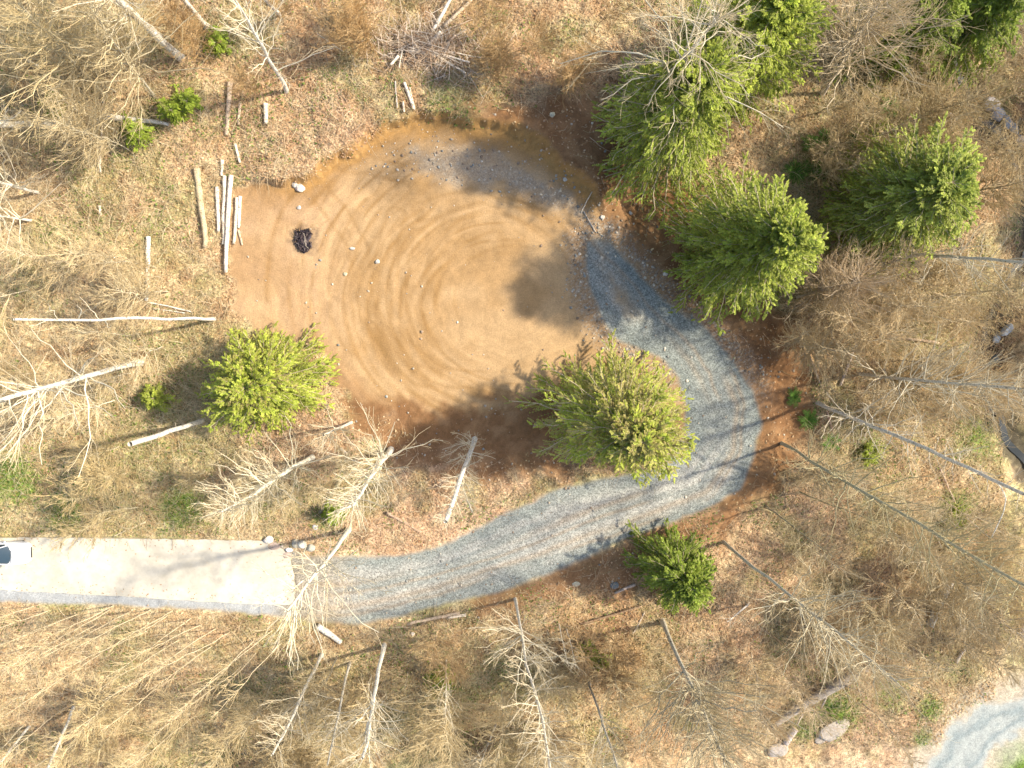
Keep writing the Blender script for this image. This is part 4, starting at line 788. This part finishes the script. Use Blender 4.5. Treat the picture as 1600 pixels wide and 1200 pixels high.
for i, (a, b, rd_, lb, cl_) in enumerate([((676,55),(712,-8),.11,'pale pole slanting up from the brush pile to the top edge, left of two',(.66,.60,.50)),((695,46),(748,-4),.10,'brown pole slanting up from the brush pile to the top edge, right of two',(.56,.44,.30)),
    ((672,76),(690,56),.16,'thick short limb at the centre of the brush pile',W1),((640,84),(685,92),.09,'pale limb lying level on the left of the brush pile',W2),((678,86),(734,101),.06,'pale pole pointing right out of the brush pile, upper one',W2),
    ((684,92),(728,118),.07,'pale pole pointing right out of the brush pile, lower one',W1),((690,82),(712,60),.06,'reddish limb rising right from the middle of the brush pile',W3),((700,85),(765,96),.035,'long thin switch sticking out right of the brush pile',W1),
    ((624,92),(612,106),.09,'pale limb butt at the lower left end of the brush pile',W2),((630,84),(625,110),.05,'thin limb hanging down at the left of the brush pile',W1),((676,60),(740,35),.035,'thin reddish switch crossing the two slanting poles',W3),
    ((648,62),(652,78),.05,'short limb standing up in the left of the brush pile',W2),((632,130),(646,172),.09,'split pale limb below the brush pile pointing at the clearing',W2),((640,138),(648,174),.07,'thin split limb right beside the split pale one below the pile',W1),((618,128),(621,170),.05,'grey stick left of the split limbs below the pile',(.55,.48,.40)),((630,160),(632,176),.07,'short stub at the lip of the clearing below the split limbs',W1)]):
    log(a, b, rd_, lb, name='cut_limb', cat='limb', col=cl_, group=GP, lift=.5 if i < 12 else .1, seed=i)

IC2 = bmesh.new(); bmesh.ops.create_icosphere(IC2, subdivisions=3, radius=1); R2V = np.array([v.co[:] for v in IC2.verts]); R2F = np.array([[v.index for v in f.verts] for f in IC2.faces]); IC2.free()
def rock(px, py, s, label, col=(.6,.56,.5), el=1.0, rot=0., flat=.6, seed=0, cat='rock'):
    r = np.random.default_rng(seed+int(px)); p = ground(px, py); a, b, c_ = r.uniform(0, 50, 3)
    v = R2V*(1+.35*(fbm(R2V[:, 0]*1.3+a, R2V[:, 1]*1.3+R2V[:, 2]+b, 3, 3)-.5)[:, None])
    for _ in range(7):
        n = unit(r.normal(size=3)); dd = v@n; lim = r.uniform(.62, .85); v = v-np.maximum(dd-lim, 0)[:, None]*n
    v = v*np.array([s*el, s, s*flat]); cr, sr = math.cos(rot), math.sin(rot); v = np.stack([v[:, 0]*cr-v[:, 1]*sr, v[:, 0]*sr+v[:, 1]*cr, v[:, 2]+s*flat*.4], 1)
    o = obj('rock', mesh('rock', v, R2F, MSTONE, np.tile(col, (len(v), 1))*r.uniform(.9, 1.1, (len(v), 1)))); o.location = p; tag(o, label, cat); return o
LT = (.58,.54,.46)
rock(590,409,.20,'white round stone alone in the middle of the tyre marks',LT)
rock(551,388,.14,'small white stone left of the round one on the clearing',LT,1.8)
rock(540,428,.16,'yellowish stone on the clearing below the small white one',(.62,.58,.38))
rock(468,293,.36,'grey boulder at the upper left edge of the clearing',(.56,.50,.44),1.3,-.5)
rock(461,289,.25,'pale stone leaning on the grey boulder at the clearing edge',LT)
rock(467,324,.17,'white stone below the grey boulder',LT)
rock(863,179,.22,'cream coloured stone on the brown bank near the tall conifer',(.70,.64,.44))
rock(883,281,.17,'cream stone in the stony strip right of the clearing top',LT)
rock(941,339,.20,'pale stone at the corner of the stony strip',LT)
rock(985,333,.16,'pale stone alone on the brown bank beside the gravel',LT)
rock(1040,428,.2,'pale stone on the stony edge outside the gravel',LT,1.3,.6)
rock(420,842,.38,'white block at the corner of the concrete',(.62,.58,.52),1.2)
rock(430,852,.4,'brown broken slab at the upper end of the concrete',(.44,.34,.27),1.5,.2,.3)
rock(448,868,.35,'second brown slab beside the white block',(.42,.33,.27),1.2,.5,.3)
rock(452,859,.30,'white stone with a dark side at the end of the concrete',(.80,.78,.76),.6,1.3)
rock(463,848,.42,'jagged olive grey rock left of three at the concrete end',(.36,.34,.27),.9,.4,.8)
rock(474,850,.45,'jagged grey rock in the middle of three at the concrete end',(.46,.46,.40),.8,1.2,.8)
rock(486,855,.42,'jagged grey rock right of three at the concrete end',(.42,.41,.34),.8,1.1,.8)
rock(493,823,.24,'small white stone above the three jagged rocks',(.76,.74,.74))
rock(1547,165,.75,'pale angular boulder beside the top right stream',(.42,.40,.40),.8,.9)
rock(1556,178,.6,'second pale boulder at the stream, right below the angular one',(.38,.38,.39),1.2,-.7)
rock(1572,192,.5,'bluish grey rock in the top right stream',(.30,.32,.33),1.5,-.9)
rock(1583,203,.45,'wet grey rock lower down the top right stream',(.28,.30,.31),1.5,-.9)
rock(1596,222,.5,'pale rock at the right edge beside the stream',(.42,.38,.35),1.3,-.7)
rock(1480,160,.45,'dark rock in the hollow left of the top right stream',(.12,.10,.08))
rock(1482,182,.4,'grey rock in the hollow left of the top right stream',(.40,.36,.34))
rock(1598,447,.4,'pale stone at the right edge above the lower stream',(.66,.60,.56))
rock(1572,516,.45,'blue-white rock in the lower stream',(.32,.35,.37),1.6,.9)
rock(1556,530,.35,'small wet rock in the lower stream',(.40,.44,.46),1.2,1.2)
rock(1553,560,.5,'dark wet rock near the end of the lower stream',(.16,.19,.18),.8,1.5)
rock(1437,879,.55,'pale weathered boulder on the lower right slope',(.48,.45,.41),.55,-.7,.7)
rock(1600,984,.75,'large pinkish boulder cut by the right edge',(.58,.45,.44))
rock(1387,968,.32,'pinkish stone near the tip of the long thin grey tree',(.54,.44,.42),.7,1.4)
rock(1500,980,.4,'pale stone left of the pinkish boulder',(.62,.56,.50),1.2,-.4)
rock(1300,1140,.9,'chalky pale rubble mound beside the green strip at the bottom right',(.44,.38,.31),1.9,.55,.25)
rock(1285,1150,.6,'flat pale stone at the lower end of the chalky mound',(.42,.36,.29),1.6,.6,.2)
rock(1215,1170,.8,'pale stony mound at the bottom edge right of the broad bare crown',(.44,.38,.32),1.2,.3,.3)
rock(645,990,.2,'small white stone in the brush below the road',LT)
rock(900,912,.22,'flat pale stone on the dark soil below the road',(.66,.60,.44),1.6,.1,.4)
rock(960,914,.33,'bluish stone left of the small dark conifer',(.20,.22,.22),1.2,.3,.35)

# burnt heap on the dirt
cp = ground(476, 376); rb = np.random.default_rng(9); root = empty('fire_remains', cp); tag(root, 'black heap of burnt sticks and ash on the dirt clearing', 'fire remains')
N = 260; th = rb.uniform(.5, 5.9, N); rd_ = rb.uniform(.1, .75, N); cx = -.02+np.cos(th)*rd_*.95; cy = .05+np.sin(th)*rd_*1.2; az = rb.uniform(0, 6.28, N); L_ = rb.uniform(.12, .55, N)
t = np.linspace(-.5, .5, 3)[None]; P = np.stack([cx[:, None]+np.cos(az)[:, None]*L_[:, None]*t, cy[:, None]+np.sin(az)[:, None]*L_[:, None]*t, rb.uniform(.04, .25, N)[:, None]+rb.normal(0, .1, N)[:, None]*t], -1); P[..., 2] = np.maximum(P[..., 2], .02)
pl_ = np.array([[.02,.017,.02],[.04,.03,.04],[.07,.05,.05],[.16,.13,.12]]); v, q_, c = tube_arrays(P, rb.uniform(.012, .045, N)[:, None]*np.ones((1, 3)), pl_[rb.integers(0, 4, N)], 5); obj('charred_sticks', mesh('charred_sticks', v, q_, MWOOD, c), root)
am = bmesh.new(); bmesh.ops.create_icosphere(am, subdivisions=4, radius=1); av = np.array([v.co[:] for v in am.verts]); af = np.array([[v.index for v in f.verts] for f in am.faces]); am.free()
ang_ = np.arctan2(av[:, 1], av[:, 0]); notch = 1-.55*np.exp(-((ang_+.1)/.5)**2); av = av*(1+.5*(fbm(av[:, 0]*3, av[:, 1]*3+av[:, 2], 8, 3)-.5))[:, None]; av = np.stack([av[:, 0]*.66*notch, av[:, 1]*.92*notch, np.maximum(av[:, 2]*.07, -.02)], 1)
obj('ash', mesh('ash', av, af, MSTONE, np.tile(C(.05,.04,.045), (len(av), 1))*rb.uniform(.5, 2.2, (len(av), 1))), root)
for k_ in range(3):
    P = np.array([[[.0+.05*k_, .55-.25*k_, .22],[.1, .2-.3*k_, .26],[.05+.14*k_, -.2-.2*k_, .24]]]); v, q_, c = tube_arrays(P, np.full((1, 3), .02), np.array([[.45,.38,.30]]), 5); obj('charred_branch', mesh('charred_branch', v, q_, MWOOD, c), root)

# ------------------------------------------------------------------ white car at the left edge
def car(front, label):
    """front: photo pixel of the nose; the car points to +x"""
    p = at(front[0], front[1], 0); L = 4.65; hw = .92; root = empty('parked_car', (p[0]-L/2, p[1], .06)); root.rotation_euler = (0, 0, math.radians(-1)); tag(root, 'white car on the concrete driveway, cut by the left edge', 'car')
    paint = solid('white_car_paint', (.80, .81, .82), .25, 0, .6); glass = solid('car_glass', (.035, .06, .08), .06, 0, .8); blk = solid('black_trim', (.02, .02, .02), .5); tyre = solid('tyre_rubber', (.025, .025, .025), .85); rimm = solid('wheel_rim', (.55, .56, .58), .3, .9); lamp = solid('headlight_glass', (.75, .80, .85), .1, 0, .8); redm = solid('tail_light_glass', (.4, .02, .02), .15)
    xs = np.array([0,.03,.12,.30,.6,1.0,1.35,1.7,2.2,2.8,3.4,3.8,4.1,4.35,4.52,4.62,4.65]); x0 = xs-L/2   # rear to nose
    wv = np.interp(xs, [0,.03,.12,.3,.6,1.2,3.4,4.1,4.35,4.52,4.62,4.65], [.55,.68,.78,.84,.89,.92,.92,.89,.84,.74,.60,.50])
    zb = np.interp(xs, [0,.12,.6,1.0,2.2,3.3,3.5,4.1,4.4,4.6,4.65], [.62,.86,.93,.94,.93,.92,.90,.80,.72,.60,.52])
    zl = np.interp(xs, [0,.3,4.35,4.65], [.38,.20,.20,.34])
    prof = [(0,0,1),(.55,0,1),(.80,-.012,1),(.93,-.05,1),(.985,-.13,1),(1.0,-.26,1),(1.0,-.42,1),(.97,0,0)]   # frac of width, dz below belt; last is the sill
    V_ = []; m = len(prof)
    for i in range(len(xs)):
        half = []
        for w_, dz, top_ in prof:
            z_ = zb[i]+dz if top_ else zl[i]; z_ = max(z_, zl[i]+.02*(top_)); half.append((x0[i], w_*wv[i], z_+(.035*(1-w_**2) if top_ and (xs[i] > 3.3) else 0)))
        V_ += [(a, -b, c_) for a, b, c_ in reversed(half)]+half[1:] if False else [(a, -b, c_) for a, b, c_ in reversed(half)]+half
    w2 = 2*m; F_ = []
    for i in range(len(xs)-1):
        for j in range(w2-1): F_.append((i*w2+j, (i+1)*w2+j, (i+1)*w2+j+1, i*w2+j+1))
        F_.append((i*w2+w2-1, (i+1)*w2+w2-1, (i+1)*w2, i*w2))
    F_.append(tuple(range(w2-1, -1, -1))); F_.append(tuple((len(xs)-1)*w2+j for j in range(w2)))
    def bmobj(nm, V_, F_, mt, parent=root, sub=1, sol=0, smooth=True):
        me = bpy.data.meshes.new(nm); me.from_pydata([tuple(map(float, v_)) for v_ in V_], [], F_); me.materials.append(mt); b_ = bmesh.new(); b_.from_mesh(me); bmesh.ops.remove_doubles(b_, verts=b_.verts, dist=.0005); bmesh.ops.recalc_face_normals(b_, faces=b_.faces)
        b_.to_mesh(me); b_.free(); me.polygons.foreach_set('use_smooth', [smooth]*len(me.polygons)); o = obj(nm, me, parent)
        if sol: md = o.modifiers.new('solid', 'SOLIDIFY'); md.thickness = sol; md.offset = 0
        if sub: md = o.modifiers.new('sub', 'SUBSURF'); md.levels = sub; md.render_levels = sub+1
        return o
    body = bmobj('body', V_, F_, paint)
    # cabin shell: rows are (x, half width, height)
    rows = [(.28,.70,.90),(.75,.66,1.20),(1.15,.62,1.38),(1.7,.60,1.45),(2.3,.60,1.45),(2.62,.61,1.40)]
    Vr = []; 
    for xx, w_, z_ in rows[2:]: Vr += [(xx-L/2, -w_, z_-.05), (xx-L/2, -w_*.8, z_), (xx-L/2, 0, z_+.02), (xx-L/2, w_*.8, z_), (xx-L/2, w_, z_-.05)]
    Fr = [(i*5+j, (i+1)*5+j, (i+1)*5+j+1, i*5+j+1) for i in range(3) for j in range(4)]; bmobj('roof', Vr, Fr, paint, sol=.04)
    def glassp(nm, quadrows, par=root):
        Vg = [q for rw in quadrows for q in rw]; n1 = len(quadrows[0]); Fg = [(i*n1+j, (i+1)*n1+j, (i+1)*n1+j+1, i*n1+j+1) for i in range(len(quadrows)-1) for j in range(n1-1)]; return bmobj(nm, Vg, Fg, glass, par, sol=.012)
    yy = np.linspace(-1, 1, 7)
    glassp('windshield', [[(2.62-L/2-.06*y_**2, y_*.60, 1.39-.035*y_**2) for y_ in yy], [(3.05-L/2-.14*y_**2, y_*.70, 1.17-.03*y_**2) for y_ in yy], [(3.46-L/2-.26*y_**2, y_*.79, .93) for y_ in yy]])
    glassp('rear_window', [[(1.15-L/2+.04*y_**2, y_*.60, 1.37-.035*y_**2) for y_ in yy], [(.72-L/2+.06*y_**2, y_*.66, 1.19-.03*y_**2) for y_ in yy], [(.30-L/2+.08*y_**2, y_*.72, .91) for y_ in yy]])
    for sg in (-1, 1):
        xq = np.linspace(.5, 3.2, 9); 
        glassp('side_window', [[(a-L/2, sg*.825, .92) for a in xq], [(min(max(a, .85), 2.9)-L/2, sg*.72, 1.17) for a in xq], [(min(max(a, 1.15), 2.62)-L/2, sg*.615, 1.37) for a in xq]])
        V_p = [(3.42-L/2, sg*.80, .93), (2.62-L/2, sg*.605, 1.40), (1.15-L/2, sg*.605, 1.38), (.30-L/2, sg*.74, .92)]
        for (a_, b_) in ((V_p[0], V_p[1]), (V_p[2], V_p[3])):
            v, q_, c = tube_arrays(np.linspace(a_, b_, 5)[None], np.full((1, 5), .035), np.array([[.8]*3]), 8); obj('pillar', mesh('pillar', v, q_, paint, smooth=True), root)
        v, q_, c = tube_arrays(np.array([[(2.0-L/2, sg*.84, .90), (1.99-L/2, sg*.73, 1.17), (1.98-L/2, sg*.62, 1.38)]]), np.full((1, 3), .03), np.array([[.1]*3]), 6); obj('door_pillar', mesh('door_pillar', v, q_, blk), root)
        mr_ = bmesh.new(); bmesh.ops.create_uvsphere(mr_, u_segments=16, v_segments=10, radius=1); bmesh.ops.scale(mr_, vec=(.08, .12, .075), verts=mr_.verts); bmesh.ops.translate(mr_, vec=(3.05-L/2, sg*1.0, 1.0), verts=mr_.verts); me = bpy.data.meshes.new('wing_mirror'); mr_.to_mesh(me); mr_.free(); me.materials.append(paint); me.polygons.foreach_set('use_smooth', [True]*len(me.polygons)); obj('wing_mirror', me, root)
        hl = [[(a-L/2, sg*b_, c_) for a, b_, c_ in rw] for rw in ([(4.42,.45,.735),(4.30,.62,.755),(4.12,.80,.76)], [(4.55,.46,.66),(4.46,.66,.66),(4.22,.845,.68)], [(4.63,.46,.58),(4.53,.70,.58),(4.28,.87,.60)])]
        Vh = [q for rw in hl for q in rw]; bmobj('headlight', Vh, [(i*3+j, (i+1)*3+j, (i+1)*3+j+1, i*3+j+1) for i in range(2) for j in range(2)], lamp, sol=.03)
        Vt = [(.02-L/2, sg*.45, .80), (.10-L/2, sg*.78, .82), (.02-L/2, sg*.80, .66), (-.02-L/2, sg*.45, .66)]; bmobj('tail_light', Vt, [(0,1,2,3)], redm, sol=.03, sub=0)
        for xw in (.82, 3.72):
            for nm, r_, wd2, mt, yoff in (('wheel', .33, .22, tyre, .745),):
                b_ = bmesh.new(); bmesh.ops.create_cone(b_, cap_ends=True, segments=32, radius1=r_, radius2=r_, depth=wd2); bmesh.ops.rotate(b_, matrix=Matrix.Rotation(math.pi/2, 3, 'X'), verts=b_.verts); bmesh.ops.translate(b_, vec=(xw-L/2, sg*yoff, r_), verts=b_.verts); me = bpy.data.meshes.new('wheel'); b_.to_mesh(me); b_.free(); me.materials.append(tyre); wh = obj('wheel', me, root); bv = wh.modifiers.new('bevel', 'BEVEL'); bv.width = .03; bv.segments = 3
                b_ = bmesh.new(); bmesh.ops.create_cone(b_, cap_ends=True, segments=24, radius1=.21, radius2=.19, depth=.03); bmesh.ops.rotate(b_, matrix=Matrix.Rotation(math.pi/2*sg, 3, 'X'), verts=b_.verts); bmesh.ops.translate(b_, vec=(xw-L/2, sg*(yoff+wd2/2+.012), r_), verts=b_.verts); me = bpy.data.meshes.new('rim'); b_.to_mesh(me); b_.free(); me.materials.append(rimm); obj('rim', me, wh)
    for yw in (-.45, .12):
        v, q_, c = tube_arrays(np.array([[(3.50-L/2, yw+.35, .945), (3.42-L/2, yw, .97), (3.36-L/2, yw-.3, .99)]]), np.full((1, 3), .012), np.array([[.1]*3]), 5); obj('wiper', mesh('wiper', v, q_, blk), root)
    gv = [(4.655-L/2, y_, z_) for z_ in (.36, .50) for y_ in np.linspace(-.42, .42, 6)]; bmobj('grille', gv, [(j, j+1, j+7, j+6) for j in range(5)], blk, sol=.03, sub=0)
car((55, 859), 'white car')
